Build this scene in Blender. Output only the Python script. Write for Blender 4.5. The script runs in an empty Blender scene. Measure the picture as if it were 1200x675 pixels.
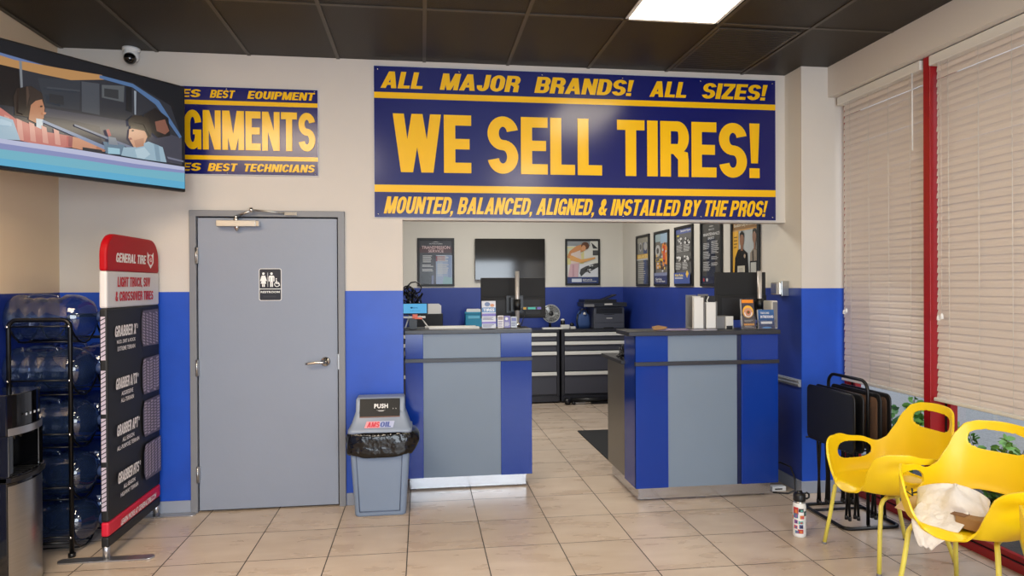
import bpy, bmesh, math, random
from mathutils import Vector, Matrix
random.seed(7)
SC = bpy.context.scene
COL = SC.collection
PI = math.pi

# ------------------------------------------------------------------ colour
def lin(c):
    c = c / 255.0
    return c / 12.92 if c <= 0.04045 else ((c + 0.055) / 1.055) ** 2.4
def S(r, g, b, a=1.0): return (lin(r), lin(g), lin(b), a)

# ------------------------------------------------------------------ materials
MATS = {}
def mat(name, col=(.5, .5, .5, 1), rough=.5, metal=0.0, spec=.5, noise=0.0, nscale=8.0, bump=0.0, bscale=60.0,
        coat=0.0, emit=None, estr=0.0, trans=0.0, alpha=1.0, aniso=None):
    if name in MATS: return MATS[name]
    m = bpy.data.materials.new(name); m.use_nodes = True
    nt = m.node_tree; b = nt.nodes['Principled BSDF']
    b.inputs['Base Color'].default_value = col
    b.inputs['Roughness'].default_value = rough
    b.inputs['Metallic'].default_value = metal
    b.inputs['Specular IOR Level'].default_value = spec
    b.inputs['Coat Weight'].default_value = coat
    b.inputs['Coat Roughness'].default_value = .08
    if emit: b.inputs['Emission Color'].default_value = emit; b.inputs['Emission Strength'].default_value = estr
    if trans: b.inputs['Transmission Weight'].default_value = trans
    tc = nt.nodes.new('ShaderNodeTexCoord')
    if noise:
        n = nt.nodes.new('ShaderNodeTexNoise'); n.inputs['Scale'].default_value = nscale; n.inputs['Detail'].default_value = 4
        mp = nt.nodes.new('ShaderNodeMapping'); nt.links.new(tc.outputs['Object'], mp.inputs[0]); nt.links.new(mp.outputs[0], n.inputs['Vector'])
        if aniso: mp.inputs['Scale'].default_value = aniso
        mx = nt.nodes.new('ShaderNodeMix'); mx.data_type = 'RGBA'
        mx.inputs[6].default_value = tuple(c * (1 - noise) for c in col[:3]) + (1,)
        mx.inputs[7].default_value = tuple(min(1, c * (1 + noise)) for c in col[:3]) + (1,)
        nt.links.new(n.outputs[0], mx.inputs[0]); nt.links.new(mx.outputs[2], b.inputs['Base Color'])
    if bump:
        n2 = nt.nodes.new('ShaderNodeTexNoise'); n2.inputs['Scale'].default_value = bscale
        nt.links.new(tc.outputs['Object'], n2.inputs['Vector'])
        bp = nt.nodes.new('ShaderNodeBump'); bp.inputs['Strength'].default_value = bump; bp.inputs['Distance'].default_value = .01
        nt.links.new(n2.outputs[0], bp.inputs['Height']); nt.links.new(bp.outputs[0], b.inputs['Normal'])
    MATS[name] = m
    return m

def wall_mat(name, top, bottom, zline=1.538):
    m = bpy.data.materials.new(name); m.use_nodes = True; nt = m.node_tree; b = nt.nodes['Principled BSDF']
    g = nt.nodes.new('ShaderNodeNewGeometry'); sp = nt.nodes.new('ShaderNodeSeparateXYZ'); nt.links.new(g.outputs['Position'], sp.inputs[0])
    gt = nt.nodes.new('ShaderNodeMath'); gt.operation = 'GREATER_THAN'; gt.inputs[1].default_value = zline; nt.links.new(sp.outputs['Z'], gt.inputs[0])
    n = nt.nodes.new('ShaderNodeTexNoise'); n.inputs['Scale'].default_value = 3.5; n.inputs['Detail'].default_value = 5; nt.links.new(g.outputs['Position'], n.inputs['Vector'])
    def two(c, v):
        mx = nt.nodes.new('ShaderNodeMix'); mx.data_type = 'RGBA'
        mx.inputs[6].default_value = tuple(x * (1 - v) for x in c[:3]) + (1,); mx.inputs[7].default_value = tuple(x * (1 + v) for x in c[:3]) + (1,)
        nt.links.new(n.outputs[0], mx.inputs[0]); return mx
    a, c = two(top, .03), two(bottom, .22)
    mx = nt.nodes.new('ShaderNodeMix'); mx.data_type = 'RGBA'
    nt.links.new(gt.outputs[0], mx.inputs[0]); nt.links.new(c.outputs[2], mx.inputs[6]); nt.links.new(a.outputs[2], mx.inputs[7])
    nt.links.new(mx.outputs[2], b.inputs['Base Color'])
    r = nt.nodes.new('ShaderNodeMapRange'); r.inputs['To Min'].default_value = .38; r.inputs['To Max'].default_value = .7
    nt.links.new(gt.outputs[0], r.inputs[0]); nt.links.new(r.outputs[0], b.inputs['Roughness'])
    n2 = nt.nodes.new('ShaderNodeTexNoise'); n2.inputs['Scale'].default_value = 140; nt.links.new(g.outputs['Position'], n2.inputs['Vector'])
    bp = nt.nodes.new('ShaderNodeBump'); bp.inputs['Strength'].default_value = .12; bp.inputs['Distance'].default_value = .004
    nt.links.new(n2.outputs[0], bp.inputs['Height']); nt.links.new(bp.outputs[0], b.inputs['Normal'])
    return m

def floor_mat():
    m = bpy.data.materials.new('floor_tile'); m.use_nodes = True; nt = m.node_tree; b = nt.nodes['Principled BSDF']
    L = nt.links.new
    g = nt.nodes.new('ShaderNodeNewGeometry'); sp = nt.nodes.new('ShaderNodeSeparateXYZ'); L(g.outputs['Position'], sp.inputs[0])
    def M(op, a, bb=None, c=None):
        k = nt.nodes.new('ShaderNodeMath'); k.operation = op
        for i, v in enumerate((a, bb, c)):
            if v is None: continue
            if isinstance(v, (int, float)): k.inputs[i].default_value = v
            else: L(v, k.inputs[i])
        return k.outputs[0]
    T = .457
    def cell(o, off):
        u = M('DIVIDE', M('SUBTRACT', o, off), T)
        fr = M('FRACT', u); d = M('MULTIPLY', M('MINIMUM', fr, M('SUBTRACT', 1.0, fr)), T)
        return M('FLOOR', u), d
    cx, dx = cell(sp.outputs['X'], -1.4659); cy, dy = cell(sp.outputs['Y'], 3.9987 - 20 * T)
    gx = M('LESS_THAN', dx, .0032); gy = M('LESS_THAN', dy, .0028)
    grout = M('MAXIMUM', gx, gy)
    cc = nt.nodes.new('ShaderNodeCombineXYZ'); L(cx, cc.inputs[0]); L(cy, cc.inputs[1])
    wn = nt.nodes.new('ShaderNodeTexWhiteNoise'); L(cc.outputs[0], wn.inputs['Vector'])
    mp = nt.nodes.new('ShaderNodeMapping'); mp.inputs['Scale'].default_value = (2.2, 6.5, 1); L(g.outputs['Position'], mp.inputs[0])
    ad = nt.nodes.new('ShaderNodeVectorMath'); ad.operation = 'MULTIPLY_ADD'; L(wn.outputs['Color'], ad.inputs[0]); ad.inputs[1].default_value = (7, 7, 7); L(mp.outputs[0], ad.inputs[2])
    n = nt.nodes.new('ShaderNodeTexNoise'); n.inputs['Scale'].default_value = 1.3; n.inputs['Detail'].default_value = 4; n.inputs['Roughness'].default_value = .5; L(ad.outputs[0], n.inputs['Vector'])
    cr = nt.nodes.new('ShaderNodeValToRGB'); L(n.outputs[0], cr.inputs[0])
    cr.color_ramp.elements[0].position = .3; cr.color_ramp.elements[0].color = S(184, 165, 146)
    cr.color_ramp.elements[1].position = .68; cr.color_ramp.elements[1].color = S(199, 183, 166)
    v = nt.nodes.new('ShaderNodeHueSaturation'); L(cr.outputs[0], v.inputs['Color'])
    L(M('MULTIPLY_ADD', wn.outputs['Value'], .10, .95), v.inputs['Value'])
    mx = nt.nodes.new('ShaderNodeMix'); mx.data_type = 'RGBA'; L(grout, mx.inputs[0]); L(v.outputs[0], mx.inputs[6]); mx.inputs[7].default_value = S(40, 34, 29)
    L(mx.outputs[2], b.inputs['Base Color'])
    L(M('MULTIPLY_ADD', n.outputs[0], .18, M('MULTIPLY_ADD', grout, .4, .20)), b.inputs['Roughness'])
    bp = nt.nodes.new('ShaderNodeBump'); bp.inputs['Strength'].default_value = .15; bp.inputs['Distance'].default_value = .004
    L(M('MULTIPLY_ADD', grout, -1.0, M('MULTIPLY', n.outputs[0], .4)), bp.inputs['Height']); L(bp.outputs[0], b.inputs['Normal'])
    return m

def attr_mat(name, rough=.4, emit=0.0, spec=.5):
    m = bpy.data.materials.new(name); m.use_nodes = True; nt = m.node_tree; b = nt.nodes['Principled BSDF']
    a = nt.nodes.new('ShaderNodeVertexColor'); a.layer_name = 'Col'
    b.inputs['Roughness'].default_value = rough; b.inputs['Specular IOR Level'].default_value = spec
    if emit:
        b.inputs['Base Color'].default_value = (.01, .01, .01, 1)
        nt.links.new(a.outputs['Color'], b.inputs['Emission Color']); b.inputs['Emission Strength'].default_value = emit
    else:
        nt.links.new(a.outputs['Color'], b.inputs['Base Color'])
    return m

def glass_mat(name, tint, rough=.05, refl=1.0, fres=1.45, body=0.0, bodycol=(.5, .6, .8, 1)):
    m = bpy.data.materials.new(name); m.use_nodes = True; nt = m.node_tree
    for n in list(nt.nodes):
        if n.type == 'BSDF_PRINCIPLED': nt.nodes.remove(n)
    out = nt.nodes['Material Output']
    t = nt.nodes.new('ShaderNodeBsdfTransparent'); t.inputs[0].default_value = tint
    g = nt.nodes.new('ShaderNodeBsdfGlossy'); g.inputs['Roughness'].default_value = rough; g.inputs[0].default_value = (refl, refl, refl, 1)
    f0 = nt.nodes.new('ShaderNodeLayerWeight'); f0.inputs[0].default_value = .5
    f1_ = nt.nodes.new('ShaderNodeMath'); f1_.operation = 'POWER'; f1_.inputs[1].default_value = 3.0; nt.links.new(f0.outputs['Facing'], f1_.inputs[0])
    f = nt.nodes.new('ShaderNodeMath'); f.operation = 'MULTIPLY_ADD'; f.inputs[1].default_value = .55; f.inputs[2].default_value = (fres - 1) ** 2 / (fres + 1) ** 2 * 1.5; nt.links.new(f1_.outputs[0], f.inputs[0])
    mx = nt.nodes.new('ShaderNodeMixShader')
    base = t.outputs[0]
    if body:
        d = nt.nodes.new('ShaderNodeBsdfDiffuse'); d.inputs[0].default_value = bodycol
        m2 = nt.nodes.new('ShaderNodeMixShader'); m2.inputs[0].default_value = body
        nt.links.new(t.outputs[0], m2.inputs[1]); nt.links.new(d.outputs[0], m2.inputs[2]); base = m2.outputs[0]
    nt.links.new(f.outputs[0], mx.inputs[0]); nt.links.new(base, mx.inputs[1]); nt.links.new(g.outputs[0], mx.inputs[2])
    nt.links.new(mx.outputs[0], out.inputs[0])
    return m

def slat_mat():
    m = bpy.data.materials.new('blind_slat'); m.use_nodes = True; nt = m.node_tree; b = nt.nodes['Principled BSDF']
    b.inputs['Base Color'].default_value = S(216, 206, 199); b.inputs['Roughness'].default_value = .45
    t = nt.nodes.new('ShaderNodeBsdfTranslucent'); t.inputs[0].default_value = S(225, 215, 205)
    mx = nt.nodes.new('ShaderNodeMixShader'); mx.inputs[0].default_value = .12
    nt.links.new(b.outputs[0], mx.inputs[1]); nt.links.new(t.outputs[0], mx.inputs[2]); nt.links.new(mx.outputs[0], nt.nodes['Material Output'].inputs[0])
    return m

BEIGE = S(204, 198, 190); BLUE = S(30, 78, 186)
M_wall = wall_mat('painted_wall', BEIGE, BLUE)
M_wall_office = wall_mat('painted_wall_office', S(214, 210, 200), S(32, 56, 140), 1.54)
M_wall_l = wall_mat('painted_light_wall_left', S(222, 198, 166), S(22, 44, 122))  # warm light put into the beige and its dimming into the blue
M_floor = floor_mat()
M_ceil = mat('ceiling_tile', S(34, 28, 21), .45, spec=.3, noise=.35, nscale=5, bump=.25, bscale=130)
M_tbar = mat('ceiling_bar', S(62, 56, 48), .4)
M_beige = mat('beige_paint', BEIGE, .7)
M_base = mat('baseboard_grey', S(142, 150, 165), .45)
M_door = mat('door_grey', S(137, 146, 162), .38, noise=.05, nscale=2.5, bump=.04, bscale=40)
M_frame = mat('door_frame_grey', S(124, 127, 133), .4)
M_gap = mat('dark_gap', S(18, 18, 20), .8)
M_chrome = mat('chrome', S(205, 203, 198), .18, metal=1)
M_steel = mat('brushed_steel', S(178, 178, 176), .3, metal=1, noise=.15, nscale=6, aniso=(1, 1, 30))
M_kick = mat('kick_steel', S(205, 207, 212), .22, metal=1, noise=.08, nscale=3)
M_alu = mat('aluminium', S(190, 190, 192), .3, metal=.9)
M_black = mat('black_plastic', S(18, 18, 20), .4)
M_blackmat = mat('black_matte', S(22, 22, 23), .7)
M_blackgloss = mat('black_gloss', S(10, 10, 12), .08, coat=.5)
M_blackmetal = mat('black_metal', S(16, 16, 18), .35, metal=.3)
M_red = mat('red_paint', S(150, 20, 26), .35)
M_lam_blue = mat('blue_laminate', S(18, 54, 142), .13, spec=.35, noise=.08, nscale=1.5, coat=.05)
M_lam_grey = mat('grey_laminate', S(116, 131, 148), .42, noise=.06, nscale=2)
M_lam_black = mat('black_laminate', S(44, 45, 50), .35)
M_desk_side = mat('desk_side_steel', S(128, 126, 120), .35, metal=.6)
M_cab = mat('cabinet_charcoal', S(66, 68, 78), .4)
M_cabfr = mat('cabinet_frame', S(44, 45, 52), .4)
M_handle = mat('drawer_pull', S(222, 223, 218), .4)
M_yellow = mat('yellow_shell', S(240, 204, 10), .38, coat=.08)
M_yleg = mat('pale_yellow_metal', S(226, 212, 92), .35)
M_white = mat('white_plastic', S(228, 228, 226), .4)
M_offwhite = mat('off_white', S(206, 204, 198), .5)
M_greyp = mat('grey_plastic', S(118, 118, 120), .45)
M_bin = mat('bin_grey', S(122, 138, 160), .42, noise=.05, nscale=5)
M_binlid = mat('bin_lid_grey', S(138, 150, 168), .38)
M_bag = mat('black_bin_bag', S(8, 8, 9), .16, bump=.9, bscale=16)
M_cloth = mat('banner_black', S(17, 17, 19), .6)
M_card = mat('cardboard', S(150, 112, 66), .8, noise=.12, nscale=12)
M_wbag = mat('white_bag', S(222, 216, 208), .4, bump=1.0, bscale=22)
M_print = attr_mat('print_gloss', .19)
M_poster = attr_mat('print_poster', .25)
M_matte = attr_mat('print_matte', .55)
M_screen = attr_mat('screen_picture', .12, emit=.95)
M_glass = glass_mat('window_glass', (.93, .95, .95, 1), .02)
M_bottle = glass_mat('bottle_blue', (.44, .53, .70, 1), .05, fres=1.6, body=.07, bodycol=S(90, 120, 170))
M_clear = glass_mat('clear_acrylic', (.93, .94, .95, 1), .05)
M_slat = slat_mat()
M_leaf = mat('leaf_green', S(106, 160, 70), .45, noise=.45, nscale=9)
M_leafd = mat('leaf_dark', S(40, 78, 42), .45, noise=.4, nscale=9)
M_stem = mat('stem_brown', S(90, 74, 50), .8)
M_asph = mat('asphalt', S(146, 144, 140), .9, noise=.5, nscale=55, bump=.3, bscale=90)
M_mulch = mat('dark_mulch', S(62, 62, 66), .9, noise=.6, nscale=30, bump=.6, bscale=40)
M_brown = mat('brown_underside', S(104, 78, 62), .6)
M_teal = mat('teal_plastic', S(30, 132, 168), .4)
M_bluebag = mat('blue_fabric', S(44, 72, 122), .7, bump=.3, bscale=30)
M_tray = mat('tray_black', S(13, 14, 17), .5)
M_mat = mat('rubber_mat', S(28, 29, 30), .8, bump=.4, bscale=120)
M_printer = mat('printer_grey', S(72, 75, 84), .45)
M_printerd = mat('printer_dark', S(38, 40, 46), .4)
M_fan = mat('fan_silver', S(176, 178, 178), .3, metal=.5)
M_orange = mat('orange_plastic', S(225, 92, 48), .4)
M_lamp = mat('lamp_diffuser', (.9, .85, .7, 1), .5, emit=(1.0, .87, .62, 1), estr=10.0)
M_lampw = mat('lamp_diffuser_office', (.9, .9, .85, 1), .5, emit=(1.0, .94, .82, 1), estr=7.0)
M_paper = mat('paper', S(216, 216, 214), .7)

# ------------------------------------------------------------------ mesh builder
class MB:
    def __init__(s): s.v = []; s.f = []; s.m = []; s.sm = []; s.mats = []; s.xf = None
    def mi(s, m):
        if m not in s.mats: s.mats.append(m)
        return s.mats.index(m)
    def add(s, vs, fs, m, smooth=False, xf=None):
        b = len(s.v)
        for p in vs:
            p = Vector(p)
            if xf is not None: p = xf @ p
            if s.xf is not None: p = s.xf @ p
            s.v.append(p)
        k = s.mi(m)
        for f in fs: s.f.append(tuple(b + i for i in f)); s.m.append(k); s.sm.append(smooth)
        return s
    def box(s, x0, y0, z0, x1, y1, z1, m, xf=None):
        x0, x1 = sorted((x0, x1)); y0, y1 = sorted((y0, y1)); z0, z1 = sorted((z0, z1))
        v = [(x0, y0, z0), (x1, y0, z0), (x1, y1, z0), (x0, y1, z0), (x0, y0, z1), (x1, y0, z1), (x1, y1, z1), (x0, y1, z1)]
        return s.add(v, [(0, 3, 2, 1), (4, 5, 6, 7), (0, 1, 5, 4), (1, 2, 6, 5), (2, 3, 7, 6), (3, 0, 4, 7)], m, xf=xf)
    def rings(s, rs, m, smooth=True, cap=True, closed=False, xf=None):
        n = len(rs[0]); vs = [p for r in rs for p in r]; fs = []
        R = len(rs)
        for i in range(R if closed else R - 1):
            j = (i + 1) % R
            for k in range(n):
                l = (k + 1) % n
                fs.append((i * n + k, i * n + l, j * n + l, j * n + k))
        if cap and not closed:
            fs.append(tuple(range(n - 1, -1, -1))); fs.append(tuple((R - 1) * n + k for k in range(n)))
        return s.add(vs, fs, m, smooth, xf)
    def tube(s, pts, r, m, seg=10, closed=False, smooth=True):
        pts = [Vector(p) for p in pts]; rs = []; N = len(pts); up = None
        for i, p in enumerate(pts):
            a = pts[i - 1] if (i > 0 or closed) else p; b = pts[(i + 1) % N] if (i < N - 1 or closed) else p
            t = (b - a).normalized()
            if up is None:
                up = Vector((0, 0, 1)) if abs(t.z) < .9 else Vector((1, 0, 0))
            x = (up - t * up.dot(t))
            if x.length < 1e-4: x = t.orthogonal()
            x.normalize(); y = t.cross(x); up = x
            rr = r[i] if isinstance(r, (list, tuple)) else r
            rs.append([p + (x * math.cos(2 * PI * k / seg) + y * math.sin(2 * PI * k / seg)) * rr for k in range(seg)])
        return s.rings(rs, m, smooth, True, closed)
    def lathe(s, prof, m, xf=None, seg=28, smooth=True):
        rs = [[(r * math.cos(2 * PI * k / seg), r * math.sin(2 * PI * k / seg), z) for k in range(seg)] for r, z in prof]
        return s.rings(rs, m, smooth, True, False, xf)
    def prism(s, poly, d, m, xf=None, smooth=False):   # poly in XY, extruded along +Z by d
        n = len(poly); v = [(x, y, 0) for x, y in poly] + [(x, y, d) for x, y in poly]
        f = [tuple(range(n - 1, -1, -1)), tuple(range(n, 2 * n))] + [(i, (i + 1) % n, n + (i + 1) % n, n + i) for i in range(n)]
        return s.add(v, f, m, smooth, xf)
    def build(s, name, parent=None, bevel=0.0, world=False, subd=0, thick=0.0, angle=35):
        me = bpy.data.meshes.new(name)
        off = Vector((0, 0, 0))
        if world and parent is not None: off = -Vector(parent.location)
        me.from_pydata([tuple(p + off) for p in s.v], [], s.f)
        for m in s.mats: me.materials.append(m)
        for i, p in enumerate(me.polygons): p.material_index = s.m[i]; p.use_smooth = s.sm[i]
        me.update()
        o = bpy.data.objects.new(name, me); COL.objects.link(o)
        if parent is not None: o.parent = parent
        if thick:
            md = o.modifiers.new('thick', 'SOLIDIFY'); md.thickness = thick; md.offset = 0
        if subd:
            md = o.modifiers.new('sub', 'SUBSURF'); md.levels = subd; md.render_levels = subd
        if bevel:
            md = o.modifiers.new('bev', 'BEVEL'); md.width = bevel; md.segments = 2; md.limit_method = 'ANGLE'; md.angle_limit = math.radians(angle)
        return o

def T(name, label, cat, loc=(0, 0, 0), rz=0.0, group=None):
    o = bpy.data.objects.new(name, None); COL.objects.link(o); o.location = loc; o.rotation_euler = (0, 0, rz); o.empty_display_size = .1
    return tag(o, label, cat, group)
def tag(o, label, cat, group=None):
    o['label'] = label; o['category'] = cat
    if group: o['group'] = group
    return o
def struct(o): o['kind'] = 'structure'; return o
def bx(name, b, m, parent=None, bevel=0.0, world=True):
    return MB().box(*b, m).build(name, parent, bevel, world)
def dup(root, loc=None, rz=None, label=None):
    r = root.copy(); COL.objects.link(r)
    if loc is not None: r.location = loc
    if rz is not None: r.rotation_euler = (0, 0, rz)
    if label: r['label'] = label
    for ch in list(root.children):
        c = ch.copy(); COL.objects.link(c); c.parent = r
        for g in ch.children:
            d = g.copy(); COL.objects.link(d); d.parent = c
    return r
def rrect(x0, y0, x1, y1, r, n=5):
    out = []
    for cx, cy, a in ((x1 - r, y1 - r, 0), (x0 + r, y1 - r, 90), (x0 + r, y0 + r, 180), (x1 - r, y0 + r, 270)):
        for k in range(n + 1):
            t = math.radians(a + 90 * k / n); out.append((cx + r * math.cos(t), cy + r * math.sin(t)))
    return out
def frame_xf(O, U, V):
    U = Vector(U).normalized(); V = Vector(V).normalized(); N = U.cross(V)
    m = Matrix((( U.x, V.x, N.x, O[0]), (U.y, V.y, N.y, O[1]), (U.z, V.z, N.z, O[2]), (0, 0, 0, 1)))
    return m

# ------------------------------------------------------------------ flat printed art
_tx = {}
def text_geo(s, bold=.0, res=3, space=1.0):
    key = (s, bold, res, space)
    if key in _tx: return _tx[key]
    c = bpy.data.curves.new('t', 'FONT'); c.body = s; c.size = 1; c.offset = bold; c.resolution_u = res; c.space_character = space; c.fill_mode = 'FRONT'
    o = bpy.data.objects.new('t', c); COL.objects.link(o)
    me = bpy.data.meshes.new_from_object(o)
    vs = [(v.co.x, v.co.y) for v in me.vertices]; fs = [tuple(p.vertices) for p in me.polygons]
    bpy.data.objects.remove(o); bpy.data.curves.remove(c); bpy.data.meshes.remove(me)
    xs = [v[0] for v in vs]; ys = [v[1] for v in vs]
    x0, x1, y0, y1 = min(xs), max(xs), min(ys), max(ys)
    vs = [((x - x0) / (x1 - x0), (y - y0) / (y1 - y0)) for x, y in vs]
    _tx[key] = (vs, fs); return _tx[key]

# ---- own heavy condensed capitals for the big signs
def _glyph(ch, s=.25, h=.18):
    P = []; R_ = lambda x0, y0, x1, y1: P.append([(x0, y0), (x1, y0), (x1, y1), (x0, y1)])
    Q = lambda *p: P.append(list(p))
    def arc(cx, cy, rx, ry, a0, a1, n=14):
        pr = None
        for i in range(n + 1):
            t = math.radians(a0 + (a1 - a0) * i / n); c, d = math.cos(t), math.sin(t)
            o = (cx + rx * c, cy + ry * d); q = (cx + (rx - s) * c, cy + (ry - h) * d)
            if pr: Q(pr[0], o, q, pr[1])
            pr = (o, q)
    w = .68; m0, m1 = .5 - h / 2, .5 + h / 2
    if ch == 'E': w = .60; R_(0, 0, s, 1); R_(s, 0, w, h); R_(s, 1 - h, w, 1); R_(s, m0, w * .94, m1)
    elif ch == 'F': w = .58; R_(0, 0, s, 1); R_(s, 1 - h, w, 1); R_(s, m0, w * .92, m1)
    elif ch == 'L': w = .56; R_(0, 0, s, 1); R_(s, 0, w, h)
    elif ch == 'T': w = .64; R_(0, 1 - h, w, 1); R_(w / 2 - s / 2, 0, w / 2 + s / 2, 1 - h)
    elif ch == 'I': w = s; R_(0, 0, s, 1)
    elif ch == 'H': R_(0, 0, s, 1); R_(w - s, 0, w, 1); R_(s, m0, w - s, m1)
    elif ch in 'OQ': r = .36; arc(w / 2, 1 - r, w / 2, r, 0, 180, 18); arc(w / 2, r, w / 2, r, 180, 360, 18); R_(0, r, s, 1 - r); R_(w - s, r, w, 1 - r)
    elif ch in 'CG':
        r = .36; arc(w / 2, 1 - r, w / 2, r, 8, 180, 18); arc(w / 2, r, w / 2, r, 180, 352 if ch == 'C' else 360, 18); R_(0, r, s, 1 - r)
        if ch == 'G': R_(w - s, .2, w, .5); R_(w * .52, .38, w - s, .5); R_(w - s * .6, 0, w, .3)
    elif ch == 'U': r = .34; R_(0, r, s, 1); R_(w - s, r, w, 1); arc(w / 2, r, w / 2, r, 180, 360, 18)
    elif ch == 'J': w = .58; r = .3; R_(w - s, r, w, 1); arc(w / 2, r, w / 2, r, 180, 360, 18); R_(0, r, s, r + .05)
    elif ch == 'D': r = .36; R_(0, 0, s, 1); R_(s, 0, w / 2, h); R_(s, 1 - h, w / 2, 1); arc(w / 2, 1 - r, w / 2, r, 0, 90); arc(w / 2, r, w / 2, r, 270, 360); R_(w - s, r, w, 1 - r)
    elif ch in 'PRB':
        r = (1 - m0) / 2; cy = 1 - r; R_(0, 0, s, 1); R_(s, 1 - h, w * .6, 1); R_(s, m0, w * .6, m0 + h); arc(w * .6, cy, w * .4, r, -90, 90)
        if ch == 'R': R_(w - s - .01, 0, w - .01, m0 - .10); Q((w - s - .01, m0 - .10), (w - .01, m0 - .10), (w - .03, m0 + .03), (w * .5, m0 + .1), (w * .45, m0))
        if ch == 'B': r = m1 / 2; R_(s, 0, w * .6, h); arc(w * .6, r, w * .4, r, -90, 90)
    elif ch == 'S':
        r = .25 + h / 4; arc(w / 2, 1 - r, w / 2, r, 12, 270, 22); arc(w / 2, r, w / 2, r, -168, 90, 22)
    elif ch == 'A': w = .76; Q((0, 0), (s, 0), (w / 2 + s * .45, 1), (w / 2 - s * .55, 1)); Q((w - s, 0), (w, 0), (w / 2 + s * .55, 1), (w / 2 - s * .45, 1)); R_(w * .25, .19, w * .75, .19 + h * .85)
    elif ch == 'V': w = .72; Q((0, 1), (s, 1), (w / 2 + s * .45, 0), (w / 2 - s * .55, 0)); Q((w - s, 1), (w, 1), (w / 2 + s * .55, 0), (w / 2 - s * .45, 0))
    elif ch == 'W':
        w = 1.04; a_ = s * .95
        Q((0, 1), (a_, 1), (w * .30 + a_ * .4, 0), (w * .30 - a_ * .6, 0)); Q((w / 2 - a_ / 2, 1), (w / 2 + a_ / 2, 1), (w * .30 + a_ * .5, 0), (w * .30 - a_ * .5, 0))
        Q((w / 2 - a_ / 2, 1), (w / 2 + a_ / 2, 1), (w * .70 + a_ * .5, 0), (w * .70 - a_ * .5, 0)); Q((w - a_, 1), (w, 1), (w * .70 + a_ * .6, 0), (w * .70 - a_ * .4, 0))
    elif ch == 'M': w = .86; R_(0, 0, s * .9, 1); R_(w - s * .9, 0, w, 1); Q((0, 1), (s * 1.15, 1), (w / 2 + s * .4, 0), (w / 2 - s * .4, 0)); Q((w, 1), (w - s * 1.15, 1), (w / 2 - s * .4, 0), (w / 2 + s * .4, 0))
    elif ch == 'N': w = .70; R_(0, 0, s * .92, 1); R_(w - s * .92, 0, w, 1); Q((0, 1), (s, 1), (w, 0), (w - s, 0))
    elif ch == 'Y': w = .70; R_(w / 2 - s / 2, 0, w / 2 + s / 2, .45); Q((0, 1), (s, 1), (w / 2 + s / 2, .40), (w / 2 - s / 2, .40)); Q((w - s, 1), (w, 1), (w / 2 + s / 2, .40), (w / 2 - s / 2, .40))
    elif ch == 'Z': w = .62; R_(0, 0, w, h); R_(0, 1 - h, w, 1); Q((0, h), (s * 1.1, h), (w, 1 - h), (w - s * 1.1, 1 - h))
    elif ch == 'Q': R_(.3, 0, .6, .2)
    elif ch == 'K': R_(0, 0, s, 1); Q((s, .38), (s, .62), (w - s, 1), (w, 1)); Q((s * 1.1, .50), (s * 1.6, .72), (w + .02, 0), (w - s, 0))
    elif ch == '/': w = .5; Q((0, -.05), (s * .8, -.05), (w, 1.05), (w - s * .8, 1.05))
    elif ch == '.': w = s * .8; R_(0, 0, w, .17)
    elif ch == 'X': Q((0, 0), (s, 0), (w, 1), (w - s, 1)); Q((w - s, 0), (w, 0), (s, 1), (0, 1))
    elif ch == '!': w = s; R_(0, 0, s, .18); Q((.04, .27), (s - .04, .27), (s, 1), (0, 1))
    elif ch == ',': w = s * .8; R_(0, 0, w, .17); Q((w * .4, 0), (w, 0), (w * .5, -.14), (0, -.14))
    elif ch == '&':
        w = .70; ss = s; 
        r = .25; arc(w * .42, .75, w * .31, r, 0, 360, 20); arc(w * .42, .30, w * .42, .30, 60, 330, 20); Q((w * .2, .62), (w * .42, .66), (w, 0), (w * .72, 0)); Q((w * .76, .42), (w * .98, .42), (w * .8, .08), (w * .62, .12))
    elif ch == ' ': w = .24
    return P, w
_gk = {}
def glyph_geo(t, gap=.06):
    if t in _gk: return _gk[t]
    vs, fs, x = [], [], 0
    for ch in t:
        P, w = _glyph(ch)
        for p in P:
            b = len(vs); ar = sum(p[i][0] * p[(i + 1) % len(p)][1] - p[(i + 1) % len(p)][0] * p[i][1] for i in range(len(p)))
            if ar < 0: p = p[::-1]
            vs += [(x + a, b_) for a, b_ in p]; fs.append(tuple(range(b, b + len(p))))
        x += w + gap
    W = x - gap
    vs = [(a / W, b_) for a, b_ in vs]
    _gk[t] = (vs, fs); return _gk[t]

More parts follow.
